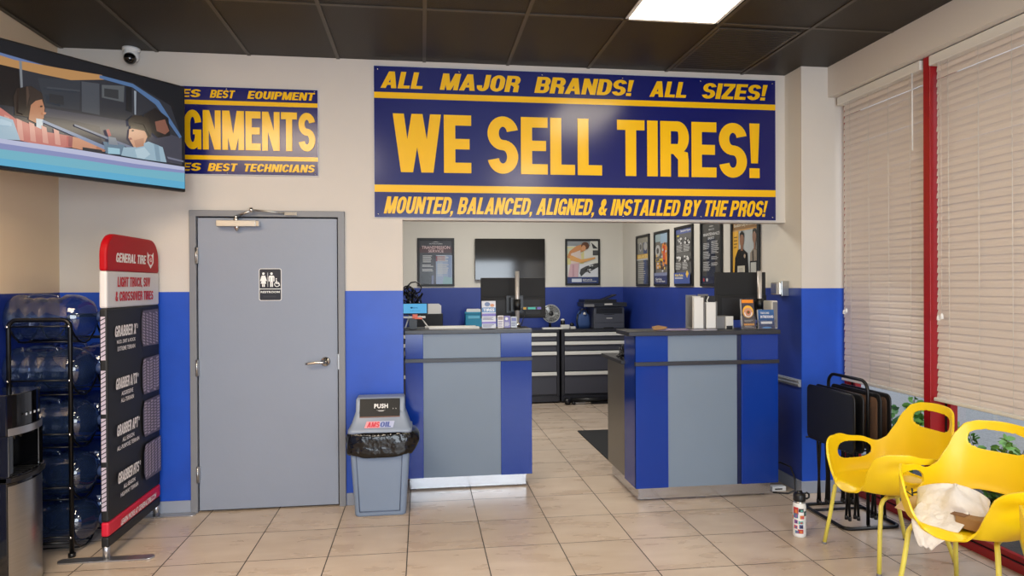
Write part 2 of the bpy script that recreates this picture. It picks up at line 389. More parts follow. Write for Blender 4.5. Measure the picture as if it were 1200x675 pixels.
class Art:
    """coloured polygons on a flat panel of W x H metres; u to the right, v DOWN from the top edge, both 0..1"""
    def __init__(s, O, U, V, W, H, m, eps=.0005):
        s.xf = frame_xf(O, U, V); s.W = W; s.H = H; s.m = m; s.eps = eps; s.v = []; s.f = []; s.c = []; s.k = 0
    def raw(s, uv, fs, col, cols=None, layer=None, step=False):
        if layer is None: s.k += 1
        z = s.eps * (s.k if layer is None else layer); b = len(s.v); st = s.eps * .5 / max(1, len(fs)) if step else 0
        zo = {}
        if step:
            for i, f in enumerate(fs):
                for j in f: zo[j] = i * st
        for i, (u, v) in enumerate(uv): s.v.append(s.xf @ Vector((u * s.W, (1 - v) * s.H, z + zo.get(i, 0))))
        for f in fs:
            s.f.append(tuple(b + i for i in f)); s.c.append([cols[i] if cols else col for i in f])
        return s
    def poly(s, pts, col, layer=None):
        ar = sum(pts[i][0] * pts[(i + 1) % len(pts)][1] - pts[(i + 1) % len(pts)][0] * pts[i][1] for i in range(len(pts)))
        if ar > 0: pts = pts[::-1]
        return s.raw(pts, [tuple(range(len(pts)))], col, layer=layer)
    def rect(s, u0, v0, u1, v1, col, layer=None): return s.poly([(u0, v0), (u1, v0), (u1, v1), (u0, v1)], col, layer)
    def grad(s, pts, cols): return s.raw(pts, [tuple(range(len(pts) - 1, -1, -1))], None, cols)
    def ell(s, cu, cv, ru, rv, col, n=20, rot=0):
        p = []
        for i in range(n):
            t = 2 * PI * i / n; x, y = ru * s.W * math.cos(t), rv * s.H * math.sin(t)
            x, y = x * math.cos(rot) - y * math.sin(rot), x * math.sin(rot) + y * math.cos(rot)
            p.append((cu + x / s.W, cv + y / s.H))
        return s.poly(p, col)
    def text(s, t, u0, v0, u1, v1, col, shear=0, bold=.02, res=3, space=1.0):
        vs, fs = text_geo(t, bold, res, space)
        w = u1 - u0; sh = shear * (v1 - v0) * s.H / s.W
        return s.raw([(u0 + (w - sh) * x + sh * y, v1 + (v0 - v1) * y) for x, y in vs], fs, col)
    def block(s, t, u0, v0, u1, v1, col, shear=0):
        vs, fs = glyph_geo(t); w = u1 - u0; sh = shear * (v1 - v0) * s.H / s.W
        return s.raw([(u0 + (w - sh) * x + sh * y, v1 + (v0 - v1) * y) for x, y in vs], fs, col, step=True)
    def lines(s, u0, v0, u1, v1, n, col, fill=.45, ragged=.3):
        h = (v1 - v0) / n
        for i in range(n):
            s.rect(u0, v0 + i * h, u0 + (u1 - u0) * (1 - ragged * random.random()), v0 + i * h + h * fill, col, layer=s.k + 1)
        s.k += 1; return s
    def build(s, name, parent=None, world=True):
        me = bpy.data.meshes.new(name); off = Vector((0, 0, 0))
        if parent is not None and world: off = -Vector(parent.location)
        me.from_pydata([tuple(p + off) for p in s.v], [], s.f); me.materials.append(s.m)
        at = me.color_attributes.new('Col', 'FLOAT_COLOR', 'CORNER'); i = 0
        for f in s.c:
            for c in f: at.data[i].color = (c[0], c[1], c[2], 1); i += 1
        me.update(); o = bpy.data.objects.new(name, me); COL.objects.link(o)
        if parent is not None: o.parent = parent
        return o

# ================================================================== CAMERA
cam = bpy.data.cameras.new('camera'); cam.sensor_width = 36; cam.lens = 785.5 / 1200 * 36; cam.clip_start = .05
co = bpy.data.objects.new('camera', cam); COL.objects.link(co); SC.camera = co
yaw, pitch, roll = .1334, -.0048, -.0051
fw = Vector((math.sin(yaw) * math.cos(pitch), math.cos(yaw) * math.cos(pitch), math.sin(pitch)))
rt = Vector((math.cos(yaw), -math.sin(yaw), 0)); up = rt.cross(fw)
r2 = rt * math.cos(roll) + up * math.sin(roll); u2 = -rt * math.sin(roll) + up * math.cos(roll)
co.matrix_world = Matrix(((r2.x, u2.x, -fw.x, 0), (r2.y, u2.y, -fw.y, 0), (r2.z, u2.z, -fw.z, 1.5757), (0, 0, 0, 1)))

# ================================================================== SHELL
CZ = 3.2; LX = -2.44; RX = 2.82; WY = 4.92; BY = 9.2; FY = -2.6; WX = 3.19
struct(bx('floor', (LX - .1, FY, -.08, 3.25, BY + .1, 0), M_floor))
struct(bx('ceiling', (LX - .1, FY, CZ, 3.35, BY + .1, CZ + .1), M_ceil))
g = MB()
x = 1.245 - .61 * 8
while x < 3.0:
    if x > LX: g.box(x - .012, FY, CZ - .006, x + .012, WY, CZ, M_tbar)
    x += .61
for k in range(5):
    y = 3.98 - 1.22 * k
    g.box(LX, y - .012, CZ - .005, 3.03, y + .012, CZ, M_tbar)
struct(g.build('trim_1'))
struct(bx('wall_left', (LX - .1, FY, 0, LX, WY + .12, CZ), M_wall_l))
g = MB(); g.box(LX, WY, 0, -1.597, WY + .12, CZ, M_wall); g.box(-.546, WY, 0, -.138, WY + .12, CZ, M_wall); g.box(-1.597, WY, 2.105, -.546, WY + .12, CZ, M_wall)
g.box(-.138, WY, 2.05, RX, WY + .12, CZ, M_wall)
struct(g.build('wall_back'))
struct(bx('wall_office_rear', (-1.3, BY, 0, RX + .02, BY + .1, CZ), M_wall_office))
struct(bx('wall_office_left', (-1.4, WY + .12, 0, -1.3, BY, CZ), M_wall_office))
# side wall of the service area and its blunt end beside the window
g = MB(); g.box(RX, 4.70, 0, 3.3, BY + .1, CZ, M_wall_office); g.box(RX, 4.69, 0, 3.3, 4.70, CZ, M_wall)  # side face darker blue, end brighter: light and shade put into the paint
struct(g.build('wall_right'))
struct(bx('wall_window_header', (3.035, FY, 2.972, 3.35, 4.69, CZ), M_beige))
struct(bx('wall_window_side', (3.14, FY, 0, 3.25, 1.85, 2.972), M_wall))
g = MB(); g.box(LX - .1, FY - .1, 0, -2.0, FY, CZ, M_wall); g.box(2.9, FY - .1, 0, 3.3, FY, CZ, M_wall); g.box(-2.0, FY - .1, 2.75, 2.9, FY, CZ, M_wall); g.box(-2.0, FY - .1, 0, 2.9, FY, .3, M_wall)
struct(g.build('wall_front'))
# baseboards, chair rail
struct(bx('baseboard_back', (LX, WY - .014, 0, -1.6, WY, .088, M_base)[:6], M_base, bevel=.003))
struct(bx('baseboard_back_middle', (-.543, WY - .014, 0, -.138, WY, .088), M_base, bevel=.003))
struct(bx('baseboard_left', (LX, FY, 0, LX + .014, WY - .014, .088), M_base, bevel=.003))
g = MB(); g.box(RX - .014, 4.676, 0, RX, BY, .09, M_base); g.box(RX, 4.676, 0, 3.12, 4.69, .09, M_base)
struct(g.build('baseboard_right', bevel=.003))
g = MB(); g.box(RX - .018, 4.70, .795, RX, BY, .85, M_base)
g.box(RX - .024, 4.70, .803, RX - .017, BY, .815, M_alu); g.box(RX - .024, 4.70, .83, RX - .017, BY, .84, M_alu)
struct(g.build('trim_2', bevel=.002))

# ---- restroom door
d = MB()
for a in ((-1.597, 4.895, 0, -1.552, WY + .12, 2.105), (-.593, 4.895, 0, -.546, WY + .12, 2.105), (-1.597, 4.8949, 2.062, -.546, WY + .12, 2.1051)):
    d.box(*a, M_frame)
door = struct(d.build('door_1', bevel=.003))
bx('door_leaf', (-1.545, 4.915, .012, -.601, 4.96, 2.053), M_door, door, .002)
bx('door_gap_shade', (-1.552, 4.962, 0, -.593, 4.98, 2.062), M_gap, door)  # near-black sheet behind the leaf, paints the shade in the door gaps
h = MB()
h.lathe([(.034, 0), (.034, .008), (.026, .014), (.014, .018), (.014, .045)], M_chrome, frame_xf((-.685, 4.915, 1.035), (1, 0, 0), (0, 0, 1)) )
h.tube([(-.685, 4.87, 1.035), (-.70, 4.862, 1.036), (-.74, 4.862, 1.034), (-.80, 4.866, 1.026), (-.815, 4.868, 1.024)], [.012, .012, .010, .009, .007], M_chrome)
h.build('lever_handle', door)
bx('strike_plate', (-.598, 4.893, .98, -.588, 4.897, 1.09), M_steel, door)
for z in (1.79, 1.01, .27):
    q = MB(); q.box(-1.556, 4.886, z - .055, -1.538, 4.9155, z + .055, M_steel)
    q.tube([(-1.549, 4.886, z - .057), (-1.549, 4.886, z + .057)], .007, M_steel)
    q.build('hinge', door)
c = MB(); c.box(-1.405, 4.85, 1.99, -1.145, 4.915, 2.032, M_steel); c.box(-1.145, 4.852, 1.992, -1.122, 4.913, 2.030, M_chrome)
c.lathe([(.02, 0), (.017, -.012), (.006, -.03)], M_chrome, Matrix.Translation((-1.275, 4.88, 1.99)))
c.lathe([(.017, 0), (.017, .016), (.01, .02), (.01, .034)], M_chrome, Matrix.Translation((-1.28, 4.88, 2.03)))
cl = c.build('door_closer', door, .002)
c = MB(); c.tube([(-1.28, 4.88, 2.062), (-1.17, 4.845, 2.098)], .008, M_steel); c.tube([(-1.17, 4.845, 2.09), (-1.17, 4.845, 2.118)], .013, M_chrome)
c.tube([(-1.17, 4.845, 2.104), (-1.03, 4.86, 2.092), (-.93, 4.888, 2.083)], .006, M_steel)
c.box(-.955, 4.876, 2.072, -.87, 4.895, 2.094, M_chrome)
c.build('closer_arm', cl)

# ---- restroom sign
t = T('restroom_sign', 'small black restroom sign with white figures fixed to the grey door', 'sign', (-1.06, 4.9145, 1.474))
g = MB(); xf = frame_xf((-1.137, 4.9146, 1.472), (1, 0, 0), (0, 0, 1))
g.prism(rrect(0, 0, .153, .227, .014), .003, M_white, xf); g.prism(rrect(.004, .004, .149, .223, .011), .0036, mat('sign_black', S(22, 26, 40), .35), xf)
g.build('plate', t, world=True)
a = Art((-1.137, 4.9108, 1.472), (1, 0, 0), (0, 0, 1), .153, .227, M_matte, .0002); W_ = S(236, 238, 238)
a.rect(.03, .625, .97, .645, W_)
a.ell(.20, .16, .055, .04, W_); a.poly([(.12, .22), (.28, .22), (.35, .38), (.30, .40), (.27, .34), (.32, .47), (.08, .47), (.13, .34), (.10, .40), (.05, .38)], W_)
a.rect(.14, .47, .19, .57, W_); a.rect(.21, .47, .26, .57, W_)
a.rect(.385, .13, .40, .57, W_)
a.ell(.56, .16, .055, .04, W_); a.poly([(.47, .22), (.65, .22), (.69, .26), (.69, .40), (.64, .40), (.64, .28), (.62, .28), (.62, .57), (.57, .57), (.57, .42), (.55, .42), (.55, .57), (.50, .57), (.50, .28), (.48, .28), (.48, .40), (.43, .40), (.43, .26)], W_)
a.ell(.80, .49, .12, .08, W_); a.ell(.80, .49, .09, .06, S(22, 26, 40)); a.ell(.77, .32, .03, .02, W_)
a.poly([(.75, .35), (.79, .35), (.80, .45), (.90, .45), (.94, .53), (.90, .54), (.87, .48), (.76, .48)], W_)
a.text('RESTROOM', .08, .70, .92, .76, W_, bold=.03); a.lines(.2, .85, .8, .9, 2, S(60, 62, 70))
a.build('lettering', t)

# ---- window wall, real bays
def window(n, y0, y1):
    f = MB()
    f.box(3.20, y1 - .07, 0, 3.25, y1, 2.972, M_red); f.box(3.20, y0, 0, 3.25, y0 + .07, 2.972, M_red)
    f.box(3.20, y0, 2.90, 3.25, y1, 2.972, M_red)
    f.box(3.19, y0, 0, 3.25, y1, .05, M_red)
    w = struct(f.build('window_%d' % n, bevel=.003))
    s = MB(); s.box(3.205, y0 + .07, .05, 3.235, y1 - .07, .085, M_red); s.box(3.198, y0, .05, 3.204, y1, .056, M_gap); s.build('window_sill', w)
    s = MB(); s.box(3.198, y1 - .045, .05, 3.2005, y1 - .03, 2.9, M_gap); s.build('window_gasket', w)
    MB().add([(3.222, y0 + .06, .07), (3.222, y1 - .06, .07), (3.222, y1 - .06, 2.92), (3.222, y0 + .06, 2.92)], [(0, 3, 2, 1)], M_glass).build('window_pane', w)
    return w
bays = [(3.775, 4.685), (2.80, 3.775), (1.85, 2.80)]
for i, (y0, y1) in enumerate(bays): window(i + 1, y0, y1)
for i, y in enumerate((3.775, 2.80)):
    m_ = MB(); m_.box(3.10, y - .028, 0, 3.2, y + .028, 2.972, M_red)
    m_.box(3.2, y - .045, 0, 3.27, y + .045, 2.972, M_red)
    struct(m_.build('trim_%d' % (3 + i), bevel=.003))
struct(bx('trim_5', (3.165, 4.665, 0, 3.2, 4.69, 2.972), M_red, bevel=.002))

# ---- blinds
def blind(y0, y1, label, zb=.85, zt=2.965):
    t = T('window_blind', label, 'blind', (3.14, (y0 + y1) / 2, zb), group='white slatted blinds on the shop windows')
    MB().box(3.085, y0, zt - .062, 3.165, y1, zt, M_offwhite).build('headrail', t, .006, True)
    s = MB(); p = .0455; z = zt - .075; hw = .0255; i = 0
    while z > zb + .03:
        tl = math.radians(77) + random.uniform(-.035, .035); dx = math.cos(tl) * hw; dz = math.sin(tl) * hw
        jit = random.uniform(-.0015, .0015); e0 = random.uniform(0, .006); e1 = random.uniform(0, .006)
        xc = 3.14
        # slightly crowned slat, room edge low
        pr = [(xc - dx, z - dz), (xc - .003, z + .001), (xc + dx, z + dz)]
        vs = []
        for yy in (y0 + .006 + e0, y1 - .006 - e1):
            for (px, pz) in pr: vs.append((px - .0012, yy, pz + jit)); 
            for (px, pz) in pr[::-1]: vs.append((px + .0012, yy, pz + jit + .0008))
        n = 6
        s.add(vs, [(k, (k + 1) % n, n + (k + 1) % n, n + k) for k in range(n)] + [tuple(range(n - 1, -1, -1)), tuple(range(n, 2 * n))], M_slat)
        z -= p; i += 1
    s.build('slats', t, world=True)
    MB().box(3.112, y0 + .004, zb, 3.165, y1 - .004, zb + .022, M_offwhite).build('bottom_rail', t, .005, True)
    c = MB(); L = y1 - y0
    for f_ in (.14, .38, .62, .86):
        y = y0 + L * f_
        c.tube([(3.108, y, zt - .06), (3.118, y, zb + .01)], .0012, M_offwhite, 5); c.tube([(3.172, y, zt - .06), (3.168, y, zb + .01)], .0012, M_offwhite, 5)
    c.build('ladder_cord', t, world=True)
    c = MB(); y = y0 + .07
    c.tube([(3.088, y, zt - .06), (3.09, y, zt - .55)], .0035, M_white, 6)
    c.build('tilt_wand', t, world=True)
    c = MB()
    for dy, zz in ((.02, 1.37), (.045, 1.38)):
        c.tube([(3.088, y1 - dy - .05, zt - .06), (3.092, y1 - dy - .05, zz)], .0012, M_offwhite, 5)
        c.lathe([(.004, .03), (.009, .02), (.010, 0), (.006, -.004)], M_white, Matrix.Translation((3.092, y1 - dy - .05, zz - .02)), 10)
    c.build('pull_cord', t, world=True)
blind(3.812, 4.655, 'white slatted blind beside the beige and blue wall column, closed')
blind(2.835, 3.74, 'white slatted blind right of the red mullion, behind the yellow chairs')

# ---- outside
struct(bx('ground', (3.27, -8, -.12, 30, 30, -.03), M_asph))
struct(bx('ground_planting_bed', (3.3, 1.4, -.06, 4.35, 5.6, .02), M_mulch))
struct(bx('ground_kerb', (4.35, 1.4, -.06, 4.5, 5.6, .06), M_asph))
def leafy(name, x, y, h, w, n, label, m, big=.04):
    t = T(name, label, 'plant', (x, y, .02), group='plants in the bed outside the window')
    st = MB(); lf = MB()
    for k in range(7):
        a = random.uniform(0, 2 * PI); rr = random.uniform(.3, 1) * w
        top = Vector((rr * math.cos(a), rr * math.sin(a), h * random.uniform(.55, 1)))
        pts = [Vector((0, 0, 0)), Vector((top.x * .4, top.y * .4, top.z * .5)), top]
        st.tube(pts, [.006, .005, .002], M_stem, 5)
        for j in range(n):
            q = random.uniform(.25, 1.02); c_ = (pts[0].lerp(pts[1], q * 2) if q < .5 else pts[1].lerp(pts[2], q * 2 - 1))
            dr = Vector((random.gauss(0, 1), random.gauss(0, 1), random.uniform(-.2, 1))).normalized(); L = big * random.uniform(.7, 1.3)
            sd = dr.cross(Vector((random.gauss(0, 1), random.gauss(0, 1), random.gauss(0, 1)))).normalized() * L * .32
            nn = dr.cross(sd).normalized() * L * .1
            c2 = c_ + dr * .01
            lf.add([c2, c2 + dr * L * .35 + sd + nn, c2 + dr * L * .75 + sd * .8 + nn, c2 + dr * L, c2 + dr * L * .75 - sd * .8 + nn, c2 + dr * L * .35 - sd + nn, c2 + dr * L * .5], [(0, 6, 1), (1, 6, 2), (2, 6, 3), (3, 6, 4), (4, 6, 5), (5, 6, 0)], m, True)
    st.build('stem', t); lf.build('foliage', t)
leafy('garden_shrub', 3.62, 4.62, .82, .16, 42, 'bright green leafy shrub outside the window beside the folded tray tables', M_leaf, .06)
leafy('garden_shrub', 3.72, 4.28, .55, .16, 34, 'green shrub outside, seen low behind the nearest-to-wall yellow chair', M_leaf, .06)
leafy('garden_shrub', 3.66, 3.86, .62, .16, 40, 'green shrub outside the red window mullion between the two yellow chairs', M_leaf, .06)
leafy('garden_shrub', 3.62, 3.50, .45, .2, 44, 'dark low shrub behind the seat opening of the chair with the bag', M_leafd, .055)
leafy('garden_shrub', 3.68, 3.16, .72, .18, 40, 'green shrub outside, seen through the back slot of the yellow chair holding the bag', M_leaf, .06)
leafy('garden_shrub', 4.0, 4.12, .40, .18, 40, 'low dark shrub outside, behind the lower gap of the empty yellow chair', M_leafd, .055)

# ================================================================== SIGNS
NAVY = S(22, 27, 98); YEL = S(240, 188, 20)
def big_sign(name, label, x0, x1, z0, z1, fn):
    t = T(name, label, 'sign', ((x0 + x1) / 2, WY, z0))
    MB().box(x0, WY - .016, z0, x1, WY, z1, mat('sign_edge', S(200, 202, 208), .4)).build('panel', t, world=True)
    a = Art((x0 + .004, WY - .0165, z0 + .004), (1, 0, 0), (0, 0, 1), x1 - x0 - .008, z1 - z0 - .008, M_print, .0006)
    a.rect(0, 0, 1, 1, NAVY); fn(a); a.build('printed_face', t)
    for fx in ((.01, .2, .4, .6, .8, .99) if x1 - x0 > 2 else (.02, .5, .98)):
        for fz in (.025, .975):
            s = MB(); s.lathe([(.006, 0), (.004, .003)], M_chrome, frame_xf((x0 + fx * (x1 - x0), WY - .019, z0 + fz * (z1 - z0)), (1, 0, 0), (0, 0, 1)), 8)
            s.build('screw', t, world=True)
def f1(a):
    a.rect(0, .172, 1, .212, YEL); a.rect(0, .784, 1, .832, YEL)
    k = dict(shear=.22, bold=.045)
    for w, u0, u1 in (('ALL', .015, .12), ('MAJOR', .153, .349), ('BRANDS!', .38, .629), ('ALL', .668, .77), ('SIZES!', .802, .979)):
        a.block(w, u0, .035, u1, .145, YEL, shear=.22)
    for w, u0, u1 in (('WE', .043, .227), ('SELL', .266, .547), ('TIRES!', .585, .956)):
        a.block(w, u0, .312, u1, .70, YEL)
    a.block('MOUNTED, BALANCED, ALIGNED, & INSTALLED BY THE PROS!', .021, .862, .978, .975, YEL, shear=.22)
big_sign('tire_sales_sign', 'wide navy and yellow WE SELL TIRES! sign above the service opening', -.338, 2.737, 2.062, 3.157, f1)
def f2(a):
    a.rect(0, .155, 1, .205, YEL); a.rect(0, .785, 1, .835, YEL)
    W = 1.24; x0 = -1.965; U = lambda x: (x - x0) / W
    k = dict(shear=.22, bold=.045)
    for w, p, q, v0, v1 in (('STATES', -1.93, -1.511, .035, .125), ('BEST', -1.456, -1.285, .035, .125), ('EQUIPMENT', -1.205, -.741, .035, .125),
                    ('STATES', -1.93, -1.511, .875, .965), ('BEST', -1.473, -1.271, .875, .965), ('TECHNICIANS', -1.237, -.741, .875, .965)):
        a.block(w, U(p), v0, U(q), v1, YEL, shear=.22)
    a.block('ALIGNMENTS', U(-1.925), .27, U(-.742), .72, YEL)
big_sign('alignment_sign', 'smaller navy and yellow ALIGNMENTS sign partly behind the television', -1.965, -.723, 2.352, 2.967, f2)

# ================================================================== CEILING LIGHTS, CAMERA
def ceiling_light(x, y, label, dm):
    t = T('ceiling_light', label, 'light', (x, y, CZ))
    f = MB(); w, l = .295, .60
    f.box(-w, -l, -.012, w, -l + .02, -.003, M_white); f.box(-w, l - .02, -.012, w, l, -.003, M_white); f.box(-w, -l, -.012, -w + .02, l, -.003, M_white); f.box(w - .02, -l, -.012, w, l, -.003, M_white)
    f.box(-w, -l, -.003, w, l, .0, M_white)
    f.build('frame', t); MB().box(-w + .02, -l + .02, -.009, w - .02, l - .02, -.0035, dm).build('diffuser', t)
ceiling_light(1.53, 3.37, 'bright rectangular ceiling light panel above the WE SELL TIRES! sign', M_lamp)
lo = bpy.data.objects
# perforated vent tile next to it
t = T('ceiling_vent', 'dark perforated ceiling vent tile right of the light panel', 'vent', (2.15, 4.44, CZ))
g = MB(); g.box(-.28, -.40, -.008, .28, .40, -.001, M_tbar)
g.build('frame', t)
g = MB()
for i in range(26): g.box(-.26, -.38 + i * .0295, -.011, .26, -.38 + i * .0295 + .014, -.008, mat('vent_dark', S(30, 28, 25), .5))
g.build('grille', t)

t = T('security_camera', 'white dome security camera at the top of the wall above the television', 'camera', (-1.955, 4.88, 3.2))
g = MB(); g.lathe([(.055, 0), (.056, -.012), (.052, -.02)], M_white); g.build('base', t)
g = MB(); g.lathe([(.0, .052), (.03, .045), (.048, .02), (.05, 0), (.046, -.02), (.033, -.038)], M_white, Matrix.Translation((0, -.0, -.05)) @ Matrix.Rotation(math.radians(25), 4, 'X')); g.build('housing', t)
g = MB(); g.lathe([(.0, .03), (.02, .03), (.036, .018), (.040, 0), (.036, -.018), (.024, -.033), (.008, -.040), (.001, -.0405)], M_blackgloss, Matrix.Translation((.004, -.032, -.078)) @ Matrix.Rotation(math.radians(-38), 4, 'X')); g.build('lens_ball', t)

# ================================================================== TELEVISION
P1 = Vector((-1.534, 4.645, 0)); P0 = P1 + Vector((-2.19 + 1.534, 3.83 - 4.645, 0)).normalized() * 1.235
U = (P1 - P0).normalized(); zT0, zT1 = 2.195, 2.885
N = U.cross(Vector((0, 0, 1)))
t = T('television', 'large wall television in the left corner showing two people in a car', 'television', (P0.x, P0.y, zT0))
O = Vector((P0.x, P0.y, zT0))
xf = frame_xf(O, U, (0, 0, 1))
W, H = 1.235, zT1 - zT0
g = MB(); g.box(0, 0, -.035, W, H, 0, M_black, xf); g.build('casing', t, .004, True)
g = MB(); g.box(W * .3, H * .2, -.09, W * .7, H * .75, -.035, M_black, xf)
pm = O + U * (W * .5) - N * .09 + Vector((0, 0, H * .5))
g.tube([pm, (LX + .02, 4.6, pm.z)], .025, M_black); g.box(LX, 4.5, pm.z - .12, LX + .02, 4.7, pm.z + .12, M_black)
g.build('wall_bracket', t, world=True)
a = Art(O + N * .001 + U * .010 + Vector((0, 0, .016)), U, (0, 0, 1), W - .02, H - .026, M_screen, .0004)
K = lambda x, y: x
sc = lambda *c: S(*c)
# visible part of the picture: u from about .14 to 1.  pixel (x 0..217) -> u = .15+.85*x/217 along the screen
def q(px, py):
    # px, py in the 799x675 crop of the tv (crop scale 3.55), mapped on the screen with perspective taken out
    x = px / 3.55; y = 40 + py / 3.55
    d = Vector((math.cos(yaw) * (x - 600) / 785.5 + math.sin(yaw), -math.sin(yaw) * (x - 600) / 785.5 + math.cos(yaw), -(y - 337.5) / 785.5 - .0048))
    o = O - Vector((0, 0, 1.5757)); tt = o.dot(N) / d.dot(N); p = d * tt - o
    return (p.dot(U) / W, 1 - p.z / H)
def tp(pts, col): a.poly([(min(1, max(0, u)), min(1, max(0, v))) for u, v in (q(*p) for p in pts)], col)
a.rect(0, 0, 1, 1, S(22, 24, 30))
tp([(-150, -20), (0, 60), (330, 150), (560, 190), (720, 290), (765, 430), (765, 560), (-150, 470)], S(44, 46, 54))
tp([(-150, 60), (80, 100), (90, 300), (-150, 260)], S(24, 20, 22))
tp([(160, 170), (340, 180), (335, 310), (190, 290)], S(50, 54, 62)); tp([(345, 185), (420, 195), (420, 330), (345, 315)], S(70, 74, 82))
tp([(430, 200), (525, 205), (522, 275), (430, 255)], S(84, 88, 92)); tp([(440, 215), (500, 222), (500, 262), (440, 250)], S(50, 52, 56))
tp([(190, 300), (560, 360), (765, 430), (765, 545), (430, 480), (180, 400)], S(66, 66, 78))
tp([(180, 335), (260, 345), (420, 380), (430, 470), (330, 440), (190, 370)], S(50, 50, 62))
# bright roof line
tp([(-150, -10), (0, 60), (200, 120), (420, 160), (430, 175), (200, 140), (0, 85), (-150, 20)], S(96, 116, 160))
tp([(-150, 10), (0, 72), (60, 92), (250, 128), (430, 158), (440, 178), (300, 180), (180, 155), (0, 112), (-150, 50)], S(176, 132, 84))
tp([(420, 158), (560, 196), (670, 270), (765, 425), (755, 430), (655, 285), (560, 212), (420, 172)], S(78, 108, 150))
tp([(80, 95), (92, 100), (98, 300), (90, 300)], S(120, 124, 130))
tp([(565, 225), (574, 228), (572, 330), (566, 328)], S(140, 148, 158)); tp([(530, 205), (555, 210), (555, 320), (530, 310)], S(24, 26, 32))
# woman at left
tp([(70, 215), (130, 205), (175, 235), (185, 280), (165, 320), (120, 340), (60, 330), (55, 250)], S(44, 34, 30))
tp([(130, 275), (175, 262), (186, 300), (182, 345), (150, 365), (118, 350)], S(176, 122, 92))
tp([(120, 205), (165, 228), (182, 262), (150, 268), (125, 290), (100, 260)], S(52, 42, 38))
tp([(150, 345), (180, 350), (176, 392), (150, 385)], S(190, 200, 206))
tp([(-150, 250), (0, 300), (60, 345), (130, 372), (200, 405), (290, 420), (310, 470), (200, 470), (80, 440), (-150, 420)], S(190, 116, 108))
for k in range(7):
    x_ = -90 + k * 52; tp([(x_, 300 + k * 15), (x_ + 22, 310 + k * 15), (x_ + 30, 420 + k * 7), (x_ + 6, 415 + k * 7)], S(208, 152, 140))
tp([(-150, 300), (0, 335), (50, 352), (80, 440), (-150, 425)], S(160, 184, 200))
tp([(290, 420), (360, 440), (430, 470), (438, 488), (380, 490), (300, 472)], S(196, 140, 112))
tp([(178, 352), (440, 465), (436, 480), (175, 362)], S(120, 136, 166)); tp([(310, 370), (560, 470), (556, 480), (310, 378)], S(110, 118, 140))
tp([(430, 445), (520, 460), (520, 505), (440, 495)], S(96, 120, 140)); tp([(450, 470), (500, 476), (500, 500), (450, 498)], S(150, 190, 206))
# man in the middle right
tp([(540, 350), (590, 330), (628, 360), (632, 420), (600, 440), (548, 400)], S(36, 30, 28))
tp([(540, 392), (590, 380), (618, 420), (600, 465), (560, 472), (536, 430)], S(198, 150, 122))
tp([(545, 375), (600, 372), (628, 410), (622, 440), (606, 400), (545, 388)], S(44, 34, 30))
tp([(515, 470), (560, 470), (620, 445), (680, 470), (696, 535), (600, 522), (505, 505)], S(150, 176, 192))
tp([(600, 330), (650, 300), (705, 345), (712, 420), (660, 430), (628, 400)], S(30, 26, 28)); tp([(648, 360), (690, 350), (708, 400), (690, 415), (655, 400)], S(128, 84, 70))
tp([(548, 398), (556, 394), (560, 400), (552, 403)], S(50, 36, 32)); tp([(536, 430), (546, 428), (552, 436), (540, 440)], S(150, 92, 80)); tp([(560, 440), (600, 430), (600, 465), (566, 472)], S(176, 128, 104))
tp([(560, 330), (620, 345), (635, 400), (628, 430), (612, 400), (600, 372), (560, 362), (538, 380), (534, 352)], S(40, 32, 30))
tp([(162, 292), (172, 290), (174, 297), (164, 299)], S(60, 40, 34)); tp([(176, 318), (190, 322), (184, 330), (174, 328)], S(196, 136, 104)); tp([(74, 218), (110, 206), (120, 260), (96, 330), (70, 320)], S(34, 26, 24)); tp([(104, 210), (112, 208), (118, 250), (106, 300)], S(74, 58, 50))
tp([(282, 420), (300, 424), (296, 470), (280, 466)], S(150, 84, 84)); tp([(400, 466), (438, 484), (432, 490), (398, 478)], S(170, 116, 92)); tp([(340, 470), (420, 482), (430, 500), (340, 492)], S(40, 42, 50))
tp([(440, 395), (452, 392), (462, 420), (450, 425)], S(150, 60, 70)); tp([(450, 425), (480, 430), (490, 462), (450, 458)], S(120, 128, 140))
tp([(560, 480), (600, 470), (625, 500), (600, 520), (570, 515)], S(176, 198, 210)); tp([(640, 455), (660, 462), (668, 530), (650, 528)], S(126, 152, 170))
tp([(695, 510), (765, 528), (765, 535), (700, 520)], S(110, 112, 130)); tp([(-150, 330), (0, 350), (40, 365), (40, 380), (-150, 360)], S(178, 200, 214))
tp([(190, 210), (330, 225), (332, 232), (190, 218)], S(62, 66, 74)); tp([(200, 240), (260, 250), (262, 290), (200, 276)], S(40, 42, 48))
# door of the car
tp([(-150, 405), (0, 435), (300, 478), (560, 522), (768, 555), (768, 582), (560, 560), (300, 520), (0, 480), (-150, 460)], S(182, 186, 214))
tp([(-150, 425), (0, 455), (300, 500), (560, 542), (768, 570), (768, 582), (560, 560), (300, 520), (0, 480), (-150, 460)], S(132, 140, 186))
tp([(-150, 460), (0, 480), (300, 520), (560, 560), (768, 582), (768, 620), (300, 560), (0, 520), (-150, 500)], S(112, 176, 196))
tp([(-150, 500), (0, 520), (300, 560), (768, 620), (768, 650), (300, 612), (0, 580), (-150, 570)], S(90, 170, 206))
a.build('screen', t)

